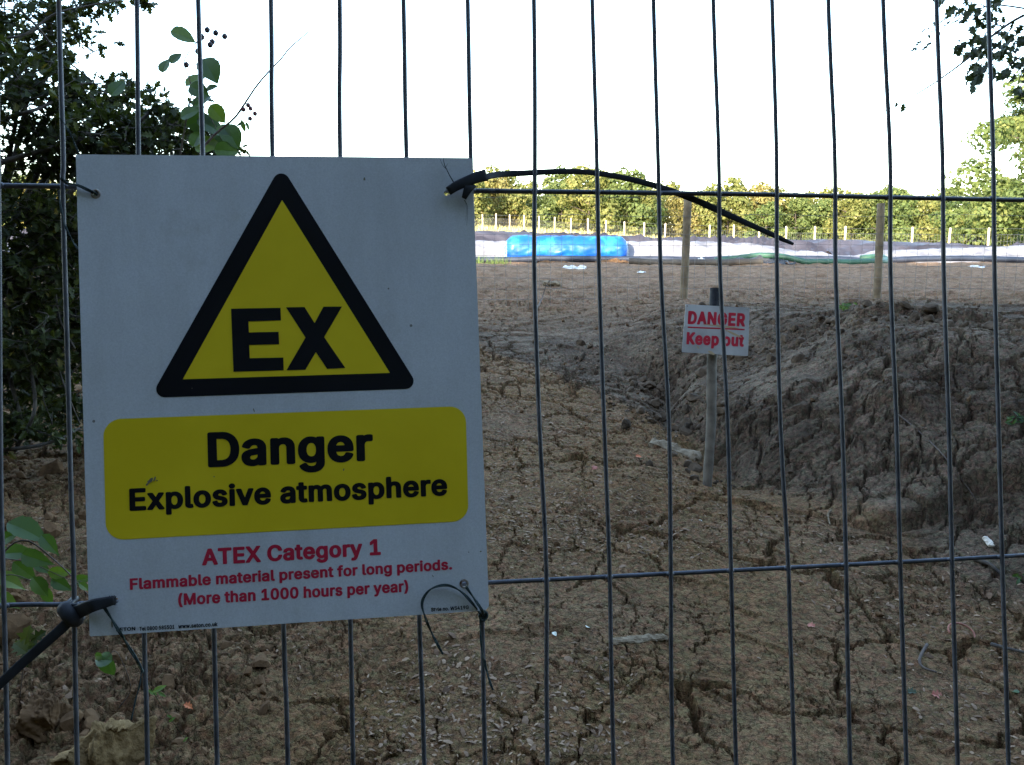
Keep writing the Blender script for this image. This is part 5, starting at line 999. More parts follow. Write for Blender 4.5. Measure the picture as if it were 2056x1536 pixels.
crumple('litter', 'white rag by the leaning post\'s foot pipe', 'litter', 1408, 527, 29.2, 0.22, 0.3, 0.2, M['rag'], 281, 12)
crumple('earth_mound', 'brown earth heap against the right end of the blue roll', 'earth mound', 1235, 533, 30.0, 0.7, 0.5, 0.15, M['crumb'], 291, 26)
crumple('earth_mound', 'low brown earth heap before the middle of the blue roll', 'earth mound', 1110, 535, 29.5, 0.6, 0.4, 0.07, M['crumb'], 296, 22)

# ------------------------------------------------------------------ far post and wire fence up the hillside
A_, B_ = np.array([28.5, 41.0]), np.array([-4.5, 84.0])
ffence = empty('post_and_wire_fence', (A_[0], A_[1], zat(*A_, False)))
tag(ffence, 'long fence of pale new posts and netting below the distant trees', 'fence')
L = np.linalg.norm(B_ - A_); npost = int(L / 2.05)
pts = [A_ + (B_ - A_) * (k * 2.05 / L) for k in range(-4, npost + 12)]
tops = []
for p in pts:
    z = zat(p[0], p[1], False)
    lean = RNG.uniform(-0.03, 0.03)
    h = 1.32 + RNG.uniform(-0.05, 0.05)
    MB().tube([(p[0], p[1], z - 0.2), (p[0] + lean * 0.5, p[1], z + h * 0.6), (p[0] + lean, p[1], z + h), (p[0] + lean, p[1], z + h + 0.03)], [0.062, 0.06, 0.058, 0.03], 10).build('post', M['pale_post'], ffence)
    tops.append((p[0], p[1], z))
T = np.array(tops)
mb = MB()
for h in (1.25, 0.95, 0.62, 0.34, 0.1):
    mb.tube(T + np.array([0, -0.06, h]), 0.006, 4, False)
tt = np.linspace(0, len(T) - 1.001, int(len(T) * 2.05 / 0.16))
for t in tt:
    k = int(t); p = T[k] + (T[k + 1] - T[k]) * (t - k)
    mb.tube([p + np.array([0, -0.06, 0.05]), p + np.array([0, -0.06, 0.95])], 0.005, 3, False)
mb.build('netting', M['fence_wire'], ffence, False)

# ------------------------------------------------------------------ leaves
def leaf_template(half, fold=0.30, curl=0.22):
    """half = (y, half width) along a unit leaf; triangles, midrib on local y."""
    V = []; FA_ = []
    for y, w in half:
        zc_ = -curl * y * y
        V += [(-w, y, zc_ + fold * w), (0, y, zc_), (w, y, zc_ + fold * w)]
    for k in range(len(half) - 1):
        a, b_ = k * 3, k * 3 + 3
        FA_ += [(a, a + 1, b_ + 1), (a, b_ + 1, b_), (a + 1, a + 2, b_ + 2), (a + 1, b_ + 2, b_ + 1)]
    return np.array(V), np.array(FA_)
LOBED = leaf_template([(0, 0.02), (0.12, 0.10), (0.30, 0.40), (0.42, 0.17), (0.62, 0.42), (0.68, 0.17), (0.84, 0.24), (0.90, 0.10), (1.0, 0.0)])
OVATE = leaf_template([(0, 0.02), (0.08, 0.22), (0.20, 0.34), (0.24, 0.33), (0.38, 0.40), (0.42, 0.38), (0.56, 0.37), (0.60, 0.34), (0.74, 0.27), (0.78, 0.23), (0.90, 0.11), (1.0, 0.0)], 0.22, 0.25)
POINTED = leaf_template([(0, 0.02), (0.10, 0.15), (0.22, 0.26), (0.25, 0.24), (0.40, 0.29), (0.43, 0.27), (0.58, 0.25), (0.61, 0.22), (0.76, 0.14), (0.79, 0.11), (0.92, 0.03), (1.0, 0.0)], 0.35, 0.35)
SLIM = leaf_template([(0, 0.02), (0.25, 0.16), (0.5, 0.20), (0.75, 0.14), (1.0, 0.0)], 0.35, 0.3)
TORN = leaf_template([(0, 0.03), (0.15, 0.30), (0.28, 0.16), (0.40, 0.46), (0.55, 0.20), (0.66, 0.34), (0.80, 0.10), (1.0, 0.0)], 0.4, 0.45)
CHIP = (np.array([(-0.5, -0.16, 0.03), (0.0, -0.26, 0.10), (0.5, -0.10, 0.0), (0.5, 0.12, 0.05), (0.0, 0.26, 0.12), (-0.5, 0.14, 0.0)]), np.array([(0, 1, 4, 5), (1, 2, 3, 4)]))

def unit(v):
    return v / (np.linalg.norm(v, axis=-1, keepdims=True) + 1e-9)

def leaves_mesh(name, tmpl, pos, dirs, ups, size, tint):
    return scatter(name, tmpl[0], tmpl[1], frame_rot(dirs, ups), np.asarray(pos), size, tint)

# ------------------------------------------------------------------ the dark hedge shrub on the left
BD = 4.6
clumps = [(60, 40, 130, 70), (-60, 90, 130, 110), (70, 130, 70, 70), (40, 200, 120, 90), (150, 190, 70, 60), (215, 215, 75, 50), (200, 270, 110, 70), (300, 265, 75, 55), (345, 245, 45, 38),
          (380, 300, 70, 55), (90, 310, 140, 90), (270, 340, 150, 70), (60, 430, 130, 90), (140, 480, 100, 90), (40, 560, 120, 100), (150, 600, 90, 90), (60, 670, 120, 90), (150, 720, 80, 90),
          (60, 780, 110, 80), (140, 830, 70, 60), (-150, 180, 130, 160), (-170, 430, 130, 160), (-160, 690, 130, 150), (330, 480, 150, 110), (260, 640, 120, 110), (215, 12, 50, 16), (280, 10, 30, 16), (150, 0, 60, 35), (310, 215, 50, 32), (405, 275, 55, 45), (250, 175, 40, 26), (440, 292, 30, 25), (50, 860, 80, 45), (-30, 870, 90, 60), (20, 740, 110, 80), (110, 560, 90, 90)]
rng = np.random.default_rng(21)
root = np.array([-3.35, 4.9, zat(-3.35, 4.9, False)])
bush = empty('hedge_shrub', root)
tag(bush, 'dark leafy hawthorn shrub filling the left edge behind the fence', 'shrub')
wood = MB(); lp, ld, lu, ls = [], [], [], []
fork = root + np.array([0.12, -0.05, 0.55])
wood.tube(spline([root - np.array([0, 0, 0.2]), root + np.array([0.03, 0, 0.25]), fork], 8), np.linspace(0.07, 0.05, 8), 8)
for px, py, rx, ry in clumps:
    dep = BD + rng.uniform(-0.35, 0.35)
    c_ = at(px, py, dep)
    sc_x = rx / F * dep; sc_z = ry / F * dep
    mid_ = fork + (c_ - fork) * 0.5 + rng.normal(0, 0.12, 3) + np.array([0, 0, 0.12])
    if py > 50: wood.tube(spline([fork, mid_, c_], 14), np.linspace(0.026, 0.008, 14), 6)
    for k in range(int(rx * ry / (142 if py < 340 else 125))):
        s0 = c_ + rng.normal(0, 0.35, 3) * np.array([sc_x, sc_x * 0.9, sc_z])
        d = unit(rng.normal(size=3) * np.array([1, 1, 0.8]) + np.array([0.25, 0, 0.25]))
        Lw = rng.uniform(0.5, 1.05)
        tip = s0 + d * np.array([sc_x, sc_x, sc_z]) * Lw
        bend = (s0 + tip) / 2 + rng.normal(0, 0.02, 3)
        tw = spline([s0, bend, tip], 8)
        wood.tube(tw, np.linspace(0.0035, 0.0012, 8), 4, False)
        for q in range(rng.integers(8, 15)):
            t = rng.uniform(0.1, 1.0)
            p = tw[int(t * 7)]
            dd = unit(unit(tip - s0) * 0.5 + rng.normal(0, 0.6, 3))
            lp.append(p + dd * 0.012); ld.append(dd); lu.append(unit(rng.normal(0, 0.7, 3) + np.array([0, 0, 1.0])))
            ls.append(rng.uniform(0.028, 0.056))
# the thicker limbs that show
for pts, r in (([(-120, 265), (0, 240), (45, 228), (85, 215), (130, 190)], 0.014), ([(-100, 60), (30, 75), (110, 28), (175, 12), (240, 0)], 0.007), ([(-80, 560), (60, 500), (160, 470), (300, 520)], 0.012),
               ([(-100, 910), (40, 900), (110, 885), (160, 860)], 0.012), ([(30, 905), (70, 820), (60, 700), (90, 560), (75, 430)], 0.010), ([(40, 20), (80, 60), (120, 110), (170, 150), (215, 190)], 0.006), ([(110, 720), (135, 790), (160, 850)], 0.006),
               ([(20, 470), (90, 480), (160, 455)], 0.008), ([(150, 700), (120, 640), (110, 560)], 0.006)):
    wood.tube(spline([at(x, y, BD - 0.25 + 0.1 * rng.normal()) for x, y in pts], 24), np.linspace(r, r * 0.5, 24), 6)
wood.build('branches', M['bark'], bush)
n = len(lp)
tint = np.clip(rng.beta(2, 2.6, n), 0, 1)
link('foliage', leaves_mesh('foliage', LOBED, np.array(lp), np.array(ld), np.array(lu), np.array(ls), tint), M['bush_leaf'], bush)

# ------------------------------------------------------------------ brambles
def spray(name, label, cat, rootp, stems, leafs, berries, dep, mat, tmpl=OVATE, bmat='berry', brad=0.0095, lrng=31, stem_mat='twig'):
    r_ = np.random.default_rng(lrng)
    o = empty(name, rootp); tag(o, label, cat)
    mb = MB()
    for pts, r in stems:
        Q = [at(*p) if len(p) == 3 else at(p[0], p[1], dep) for p in pts]
        mb.tube(spline(Q, 24), np.linspace(r, r * 0.35, 24), 6)
    mb.build('stem', M[stem_mat], o)
    lp, ld, lu, ls = [], [], [], []
    for px, py, ln, ang in leafs:
        a = math.radians(ang)
        d = math.cos(a) * AX - math.sin(a) * ADN + AFW * r_.uniform(-0.35, 0.35)
        size = ln / F * dep * 1.06
        c_ = at(px, py, dep + r_.uniform(-0.04, 0.04))
        lp.append(c_ - unit(d) * size * 0.5); ld.append(unit(d)); lu.append(unit(-AFW * 0.9 + np.array([0, 0, 0.5]) + r_.normal(0, 0.28, 3))); ls.append(size)
    link('foliage', leaves_mesh('foliage', tmpl, np.array(lp), np.array(ld), np.array(lu), np.array(ls), r_.uniform(0.1, 0.9, len(lp))), M[mat], o)
    for px, py in berries:
        c_ = at(px, py, dep + r_.uniform(-0.02, 0.02)); mb = MB()
        for k in range(22):                                  # drupelets
            z = 1 - 2 * (k + 0.5) / 22; aa = k * 2.4; rr0 = math.sqrt(1 - z * z)
            q = c_ + brad * 0.72 * np.array([rr0 * math.cos(aa), rr0 * math.sin(aa), z * 1.15])
            s_ = brad * 0.55
            V = [q + s_ * np.array(v) for v in ((1, 0, 0), (-1, 0, 0), (0, 1, 0), (0, -1, 0), (0, 0, 1), (0, 0, -1))]
            mb.add(V, [(0, 2, 4), (2, 1, 4), (1, 3, 4), (3, 0, 4), (2, 0, 5), (1, 2, 5), (3, 1, 5), (0, 3, 5)])
        mb.build('berry', M[bmat], o)
    return o
D1 = 3.3
rb = at(300, 700, 3.6); rb[2] = zat(rb[0], rb[1], False)
spray('bramble', 'bramble with bright round leaves and dark berries above the sign', 'bramble', rb,
      [([(300, 1000, 3.7), (320, 700, 3.6), (350, 400, 3.4), (372, 250), (385, 180), (370, 130), (376, 110), (392, 88), (408, 72)], 0.0035), ([(376, 110), (388, 92), (412, 62)], 0.0012), ([(392, 88), (420, 74), (448, 73)], 0.001), ([(400, 80), (424, 84)], 0.001),
       ([(385, 180), (410, 215), (430, 250), (450, 290)], 0.002), ([(372, 250), (400, 180), (420, 130)], 0.002)],
      [(368, 70, 46, -10), (421, 138, 56, -55), (392, 158, 46, 40), (398, 180, 42, -25), (437, 228, 40, -50), (405, 200, 44, 60), (425, 252, 56, -20), (402, 243, 52, 20), (465, 272, 52, -55), (440, 285, 46, -20), (415, 290, 50, 10), (395, 275, 40, 70), (352, 115, 30, 60), (235, 175, 40, 60),
       (455, 302, 44, 5), (380, 225, 40, 30), (425, 175, 24, 30), (330, 130, 32, 80), (450, 262, 30, -30)],
      [(416, 60), (433, 66), (451, 73), (426, 84), (422, 90), (405, 74), (397, 103), (374, 130)], D1, 'bramble_leaf')
D2 = 3.2
rb2 = at(405, 900, 3.4); rb2[2] = zat(rb2[0], rb2[1], False)
spray('bramble', 'thin leafless bramble cane rising to the right with small red berries', 'bramble', rb2,
      [([(380, 1000, 3.4), (390, 600, 3.3), (400, 330), (412, 292), (440, 262), (470, 238), (492, 207), (517, 170), (545, 138), (563, 120), (580, 98), (598, 82), (622, 62)], 0.0060), ([(478, 228), (498, 214), (512, 206)], 0.0009), ([(485, 217), (503, 226), (514, 229)], 0.0009), ([(492, 243), (502, 238), (480, 247)], 0.0009)],
      [(488, 252, 24, -70), (497, 252, 18, -60), (481, 249, 16, 200)],
      [(489, 220), (498, 211), (503, 218), (512, 228), (502, 238)], D2, 'bramble_leaf', SLIM, 'red_berry', 0.0075, 33)
D3 = 1.55
rb3 = at(-60, 1330, 1.6); rb3[2] = zat(rb3[0], rb3[1], False)
spray('bramble', 'low green bramble spray near the ground at the left edge', 'bramble', rb3,
      [([(-120, 1500, 1.6), (-60, 1250), (0, 1120), (50, 1085), (110, 1125), (160, 1175), (230, 1260)], 0.0022), ([(0, 1120), (60, 1130), (130, 1160), (165, 1168)], 0.0012), ([(-60, 1250), (0, 1160), (60, 1165), (95, 1195)], 0.0012)],
      [(55, 1062, 84, -15), (98, 1092, 50, -40), (35, 1108, 60, 10), (15, 1078, 44, 30), (70, 1122, 62, -15), (50, 1148, 58, -50), (85, 1140, 36, -20), (20, 1165, 60, -20), (82, 1180, 52, -60), (120, 1150, 44, -5), (122, 1173, 46, -25), (165, 1163, 36, 10), (170, 1178, 26, -40), (12, 1205, 50, -20), (95, 1198, 40, -70), (-30, 1100, 70, 20), (-30, 1180, 60, -10)],
      [], D3, 'bramble_leaf', POINTED, 'berry', 0.006, 35)
g1 = on_land(216, 1420)
spray('weed', 'lone small green leafy sprig below the sign\'s left corner', 'weed', g1,
      [([(240, 1420, 1.9), (262, 1380, 1.85), (235, 1310, 1.8), (212, 1322, 1.8)], 0.0012)], [(206, 1324, 40, 175), (216, 1338, 44, -70), (196, 1318, 22, 190)], [], 1.8, 'bramble_leaf', OVATE, 'berry', 0.006, 37)
g2 = on_land(390, 1500)
spray('weed', 'thin yellowish trailing stem with tiny leaflets under the sign', 'weed', g2,
      [([(240, 1260, 1.75), (285, 1350, 1.85), (330, 1425, 1.95), (388, 1505, 2.1)], 0.0010)], [(318, 1383, 26, 30), (306, 1390, 20, 140), (325, 1394, 16, -20), (345, 1445, 14, 40), (340, 1438, 12, 160), (372, 1485, 12, 50)], [], 1.9, 'green_grass', SLIM, 'berry', 0.006, 38, 'bramble_leaf')
g3 = on_land(45, 1420)
spray('weed', 'dark lobed leaves standing in front of the clods at lower left', 'weed', g3,
      [([(40, 1400, 1.8), (48, 1330, 1.75), (55, 1275, 1.7)], 0.0014)], [(52, 1280, 44, 80), (40, 1300, 40, 150), (66, 1300, 40, 20), (75, 1278, 34, 40), (50, 1325, 30, 120)], [], 1.7, 'bush_leaf', LOBED, 'berry', 0.006, 39)
for (px, py, lab, seed) in ((2050, 1165, 'bright green sprig at the right edge low on the bank', 41), (2040, 842, 'thin green sprig at the right edge halfway up the bank', 42), (1700, 622, 'small tuft of green weed on the bank\'s crest', 43)):
    p = on_land(px, py); dd = (p - C0) @ AFW
    r_ = np.random.default_rng(seed)
    spray('weed', lab, 'weed', p, [([(px, py + 12, dd), (px + 4, py - 4, dd - 0.02), (px + 8, py - 14, dd - 0.02)], 0.0015)],
          [(px + r_.uniform(-18, 18), py + r_.uniform(-13, 8), r_.uniform(8, 17), r_.uniform(-20, 200)) for _ in range(14)], [], dd - 0.03, 'bramble_leaf', SLIM, 'berry', 0.006, seed)

# ------------------------------------------------------------------ tree reaching in at the top right
D4 = 3.3
tb = np.array([3.1, 3.0, zat(3.1, 3.0, False)])
otree = empty('overhanging_tree', tb)
tag(otree, 'tree whose dark leafy twigs hang into the top right corner', 'tree')
mb = MB()
mb.tube(spline([tb - np.array([0, 0, 0.3]), tb + np.array([0.05, 0, 1.2]), tb + np.array([-0.05, 0.1, 2.6]), tb + np.array([0.1, 0.1, 4.2]), tb + np.array([0.0, 0.2, 6.0])], 24), np.linspace(0.13, 0.06, 24), 12)
mb.build('trunk', M['bark'], otree)
lp, ld, lu, ls = [], [], [], []
mb = MB(); rng = np.random.default_rng(51)
joint = tb + np.array([-0.05, 0.1, 2.45])
main = spline([joint, at(2250, -40, D4 - 0.05), at(2080, 20, D4), at(2005, 62, D4), at(1950, 112, D4), at(1890, 157, D4), at(1835, 192, D4), at(1782, 220, D4), at(1752, 232, D4)], 60)
mb.tube(main, np.concatenate([np.linspace(0.02, 0.006, 15), np.linspace(0.006, 0.0007, 45)]), 6)
for st in ([(2250, -40), (2120, 60), (2040, 120), (1990, 150), (1965, 172)], [(2120, 60), (2050, 150), (2052, 195)], [(2080, 20), (2000, 10), (1960, 22), (1935, 40)], [(2250, -60), (2000, -30), (1900, -5), (1880, 6)], [(2040, 120), (2020, 140), (2012, 160)]):
    mb.tube(spline([at(x, y, D4 + rng.uniform(-0.05, 0.05)) for x, y in st], 20), np.linspace(0.004, 0.001, 20), 5)
for px, py, rx, ry, k in ((1990, 45, 26, 26, 26), (1985, 92, 34, 26, 34), (2020, 105, 26, 16, 14), (1972, 135, 22, 20, 20), (1962, 158, 18, 16, 14), (2045, 75, 18, 26, 18), (2032, 142, 16, 14, 9), (2055, 190, 12, 18, 9), (1945, 22, 26, 16, 16), (1890, -2, 14, 8, 6), (1985, 8, 40, 14, 14), (2090, 110, 40, 60, 40), (2120, 30, 60, 50, 40), (1925, 92, 10, 10, 5), (1955, 100, 14, 10, 8)):
    for q in range(k):
        lp.append(at(px + rng.normal(0, 0.5) * rx, py + rng.normal(0, 0.5) * ry, D4 + rng.normal(0, 0.06)))
        ld.append(unit(rng.normal(size=3) + np.array([-0.3, 0, -0.7]))); lu.append(unit(rng.normal(0, 0.9, 3) + np.array([0, -0.5, 0.6]))); ls.append(rng.uniform(0.026, 0.052))
for px, py, s_ in ((1800, 213, 0.022), (1813, 216, 0.036)):
    lp.append(at(px, py - 8, D4)); ld.append(unit(np.array([0.1, 0, -1.0]))); lu.append(np.array([0.1, -1.0, 0.2])); ls.append(s_)
# fine drooping twigs with tiny leaves
for st in ([(2000, -40), (1950, 0), (1925, 30), (1880, 58), (1850, 82), (1836, 98)], [(1960, -20), (1935, 5), (1900, 35), (1870, 55), (1850, 62)], [(1925, 30), (1905, 45), (1880, 75), (1858, 95)]):
    S = spline([at(x, y, D4 + 0.1) for x, y in st], 30)
    mb.tube(S, np.linspace(0.002, 0.0005, 30), 4, False)
    for q in range(26):
        k = rng.integers(8, 30); dd = unit(np.array([-0.7, 0, -0.6]) + rng.normal(0, 0.5, 3))
        lp.append(S[k]); ld.append(dd); lu.append(unit(rng.normal(size=3))); ls.append(rng.uniform(0.008, 0.018))
mb.build('twigs', M['twig'], otree)
link('foliage', leaves_mesh('foliage', TORN, np.array(lp), np.array(ld), np.array(lu), np.array(ls), rng.beta(2, 2, len(lp))), M['branch_leaf'], otree)

# ------------------------------------------------------------------ trees: lobed crowns of leaf clumps
QUAD = (np.array([(-0.5, 0, 0.0), (-0.18, -0.42, 0.12), (0.5, 0.02, 0.0), (0.15, 0.46, 0.10)]), np.array([(0, 1, 2, 3)]))
def crown_mesh(name, nleaf, seed, lobes, size, wide=0.45, base_=0.08, lr=(0.12, 0.19)):
    """Crown of a tree one unit high, standing on the origin."""
    r_ = np.random.default_rng(seed)
    pos, nor, tin = [], [], []
    L = []
    for k in range(lobes):
        h = base_ + (0.93 - base_) * (k + 0.5) / lobes + r_.uniform(-0.06, 0.06)
        env = wide * (1 - max(0, (h - 0.45) / 0.62) ** 2) * (0.9 + 0.1 * min(1, h / 0.25))
        a = r_.uniform(0, 2 * math.pi) + k * 2.4
        rad_ = env * math.sqrt(r_.uniform(0.15, 0.85))
        L.append((np.array([rad_ * math.cos(a), rad_ * math.sin(a), h]), r_.uniform(*lr) * (1.15 - 0.4 * h), r_.uniform(-0.12, 0.12)))
    vol = np.array([l[1] ** 2 for l in L]); cnt = np.maximum((vol / vol.sum() * nleaf).astype(int), 4)
    for (c_, rr0, dt), k in zip(L, cnt):
        d = unit(r_.normal(size=(k, 3)) + np.array([0, 0, 0.25]))
        rad_ = rr0 * (0.55 + 0.5 * r_.beta(3, 1.4, k)) * (1 + 0.28 * np.sin(d[:, 0] * 5 + seed) * np.sin(d[:, 2] * 6 + 1))
        pos.append(c_ + d * rad_[:, None] * np.array([1, 1, 0.82])); nor.append(unit(d + r_.normal(0, 0.30, (k, 3)))); tin.append(np.clip(0.48 + dt + r_.normal(0, 0.16, k), 0, 1))
    pos = np.concatenate(pos); nor = np.concatenate(nor); tin = np.concatenate(tin)
    t_ = unit(np.cross(nor, r_.normal(size=nor.shape)))
    R = np.stack([t_, np.cross(nor, t_), nor], 2)
    pos[:, 2] = np.maximum(pos[:, 2], 0.01)
    return scatter(name, QUAD[0], QUAD[1], R, pos, r_.uniform(0.6, 1.35, len(pos)) * size, tin)
def trunk_mesh(name, seed, h=0.75, r=0.022):
    r_ = np.random.default_rng(seed); mb = MB()
    mb.tube(spline([(0, 0, -0.06), (0.01, 0, h * 0.3), (r_.uniform(-0.03, 0.03), 0.01, h * 0.65), (0, 0, h)], 10), np.linspace(r, r * 0.3, 10), 8)
    for k in range(7):
        a = k * 2.4; z = h * (0.3 + 0.09 * k)
        mb.tube(spline([(0, 0, z), (0.13 * math.cos(a), 0.13 * math.sin(a), z + 0.08), (0.27 * math.cos(a), 0.27 * math.sin(a), z + 0.12)], 6), np.linspace(r * 0.5, r * 0.12, 6), 6)
    me = mb.mesh(name); me.polygons.foreach_set('use_smooth', [True] * len(me.polygons)); me.materials.append(M['bark'])
    return me
crowns = []
for k in range(5):
    c_ = crown_mesh('crown', 5600, 400 + k, 26, 0.048, 0.44 + 0.03 * (k % 3), 0.05, (0.13, 0.21)); c_.materials.append(M[('tree_leaf', 'oak_leaf', 'tan_tree_leaf', 'deep_tree_leaf', 'tree_leaf')[k]]); crowns.append(c_)
trunks = [trunk_mesh('trunk', 500 + k) for k in range(2)]
def tree_obj(name, loc, h, k, rot, label, cat, group):
    o = empty(name, loc); o.rotation_euler = (0, 0, rot); o.scale = (h, h, h)
    tag(o, label, cat, group)
    for nm, me_ in (('crown', crowns[k % 5]), ('trunk', trunks[k % 2])):
        c_ = bpy.data.objects.new(nm, me_); COL.objects.link(c_); c_.parent = o
    return o
rng = np.random.default_rng(61)
k = 0
for row, (yy, step, h0, off) in enumerate(((110, 3.7, 6.6, 0), (122, 3.8, 7.9, 2))):
    for x in np.arange(-76 + off, 82, step):
        if -48 < x < -11: continue                        # hidden behind the sign
        px_ = 1028 + F * x / yy
        hh = h0 + 1.1 * math.exp(-((px_ - 1180) / 160) ** 2) + rng.uniform(-1.1, 0.9)
        yv = yy + rng.uniform(-7, 4)
        lab = ('bushy green and yellow tree in the distant sunlit row' if row == 0 else 'taller tree rising behind the distant sunlit row')
        tree_obj('distant_tree', (x + rng.uniform(-1, 1), yv, zat(x, yv, False) - 0.3), hh, k, rng.uniform(0, 6.28), lab, 'tree', 'distant sunlit front row trees' if row == 0 else 'distant trees of the back row')
        k += int(rng.integers(1, 5))
# the sunlit tree on the right
rt = np.array([30.6, 51.0, 0]); rt[2] = zat(rt[0], rt[1], False) - 0.1
rtree = empty('field_tree', rt)
tag(rtree, 'sunlit green tree at the right edge beyond the fence, nearest and tallest', 'tree')
HT = 10.2
me = crown_mesh('crown', 30000, 74, 62, 0.022, 0.52, 0.03, (0.085, 0.15))
co = np.empty(len(me.vertices) * 3, np.float32); me.vertices.foreach_get('co', co); co = co.reshape(-1, 3)
link('crown', (me.vertices.foreach_set('co', (co * HT + rt).ravel().astype(np.float32)), me.update(), me)[2], M['oak_leaf'], rtree)
me = trunk_mesh('trunk', 72, 0.8, 0.018)
co = np.empty(len(me.vertices) * 3, np.float32); me.vertices.foreach_get('co', co); co = co.reshape(-1, 3)
link('trunk', (me.vertices.foreach_set('co', (co * HT + rt).ravel().astype(np.float32)), me.update(), me)[2], None, rtree)
# undergrowth below it and along the fence
for q, (x, y, h, lab) in enumerate(((27.0, 52.0, 2.6, 'low bushy growth at the foot of the right hand tree'), (35.0, 48.0, 3.0, 'low bush right of the field tree\'s foot'))):
    tree_obj('bush', (x, y, zat(x, y, False) - 0.2), h, q, q * 1.3, lab, 'bush', None)
# the wood behind the photographer that keeps the near ground in shade
for row, (yy, x0_, x1_) in enumerate(((-7.5, -52, 22), (-11.5, -54, 20), (-16.0, -56, 18))):
    for x in np.arange(x0_, x1_, 4.6):
        tree_obj('woodland_tree', (x + rng.uniform(-1, 1), yy + rng.uniform(-1.2, 1.2), -0.4), 11.9 + row * 1.2 + rng.uniform(-0.9, 0.7), k, rng.uniform(0, 6.28), 'tall tree of the wood that shades the fence', 'tree', 'wood shading the near ground'); k += 1

# ------------------------------------------------------------------ things lying on the ground
def ground_rot(x, y, n):
    return None
rng = np.random.default_rng(81)
n = 90000
r_ = np.sqrt(rng.uniform(1.7 ** 2, 7.5 ** 2, n)); a_ = rng.uniform(-0.66, 0.66, n)
lx, ly = r_ * np.sin(a_), r_ * np.cos(a_)
keep = rng.uniform(0, 1, n) < sstep(-0.35, 0.45, fbm(lx, ly, 0.8, 3, 401) + 0.05) * np.interp(r_, [1.7, 3.2, 5.0, 7.5], [1, 1, 0.4, 0.12]) * np.where(bank_dist(lx, ly) > 0.1, 0.10, 1.0) * np.interp(lx / ly, [-0.4, -0.25, 0.1, 0.3, 0.6], [0.55, 1, 1, 0.45, 0.3])
lx, ly = lx[keep], ly[keep]; n = len(lx)
lz, _ = land(lx, ly)
e_ = 0.01
gx = (land(lx + e_, ly)[0] - lz) / e_; gy = (land(lx, ly + e_)[0] - lz) / e_
nrm = unit(np.stack([-np.clip(gx, -1, 1), -np.clip(gy, -1, 1), np.ones(n)], 1) + rng.normal(0, 0.16, (n, 3)))
t_ = unit(np.cross(nrm, rng.normal(size=(n, 3))))
R = np.stack([t_, np.cross(nrm, t_), nrm], 2)
sz = np.clip(rng.lognormal(math.log(0.0125), 0.42, n), 0.005, 0.038)
o = link('leaf_litter', scatter('leaf_litter', CHIP[0], CHIP[1], R, np.stack([lx, ly, lz + 0.002], 1), np.stack([sz, sz * rng.uniform(0.6, 1.25, n), sz], 1), rng.beta(1.7, 1.5, n)), M['litter'])
tag(o, 'small dry fallen leaflets strewn over the brown cracked earth', 'leaf litter', None, 'stuff')

def ico():
    g = (1 + 5 ** 0.5) / 2
    V = np.array([(-1, g, 0), (1, g, 0), (-1, -g, 0), (1, -g, 0), (0, -1, g), (0, 1, g), (0, -1, -g), (0, 1, -g), (g, 0, -1), (g, 0, 1), (-g, 0, -1), (-g, 0, 1)], float)
    FA_ = [(0, 11, 5), (0, 5, 1), (0, 1, 7), (0, 7, 10), (0, 10, 11), (1, 5, 9), (5, 11, 4), (11, 10, 2), (10, 7, 6), (7, 1, 8), (3, 9, 4), (3, 4, 2), (3, 2, 6), (3, 6, 8), (3, 8, 9), (4, 9, 5), (2, 4, 11), (6, 2, 10), (8, 6, 7), (9, 8, 1)]
    V = list(unit(V)); cache = {}; out = []
    def mid(a, b_):
        k_ = (min(a, b_), max(a, b_))
        if k_ not in cache:
            V.append(unit((V[a] + V[b_]) / 2)); cache[k_] = len(V) - 1
        return cache[k_]
    for a, b_, c_ in FA_:
        x, y, z = mid(a, b_), mid(b_, c_), mid(c_, a)
        out += [(a, x, z), (b_, y, x), (c_, z, y), (x, y, z)]
    return np.array(V), np.array(out)
IV, IF = ico()
def clod_template(seed):
    """A broken, flat-faced lump of soil."""
    r_ = np.random.default_rng(seed); V = IV.copy()
    V, F_ = V, IF
    for k in range(16):
        nrm_ = unit(r_.normal(size=3)); dd = r_.uniform(0.55, 0.85)
        V = V - nrm_ * np.maximum(0, V @ nrm_ - dd)[:, None]
    return V * (1 + 0.10 * fbm(V[:, 0] * 2 + 5 + seed, V[:, 1] * 2 + V[:, 2], 0.5, 3, 421))[:, None], F_
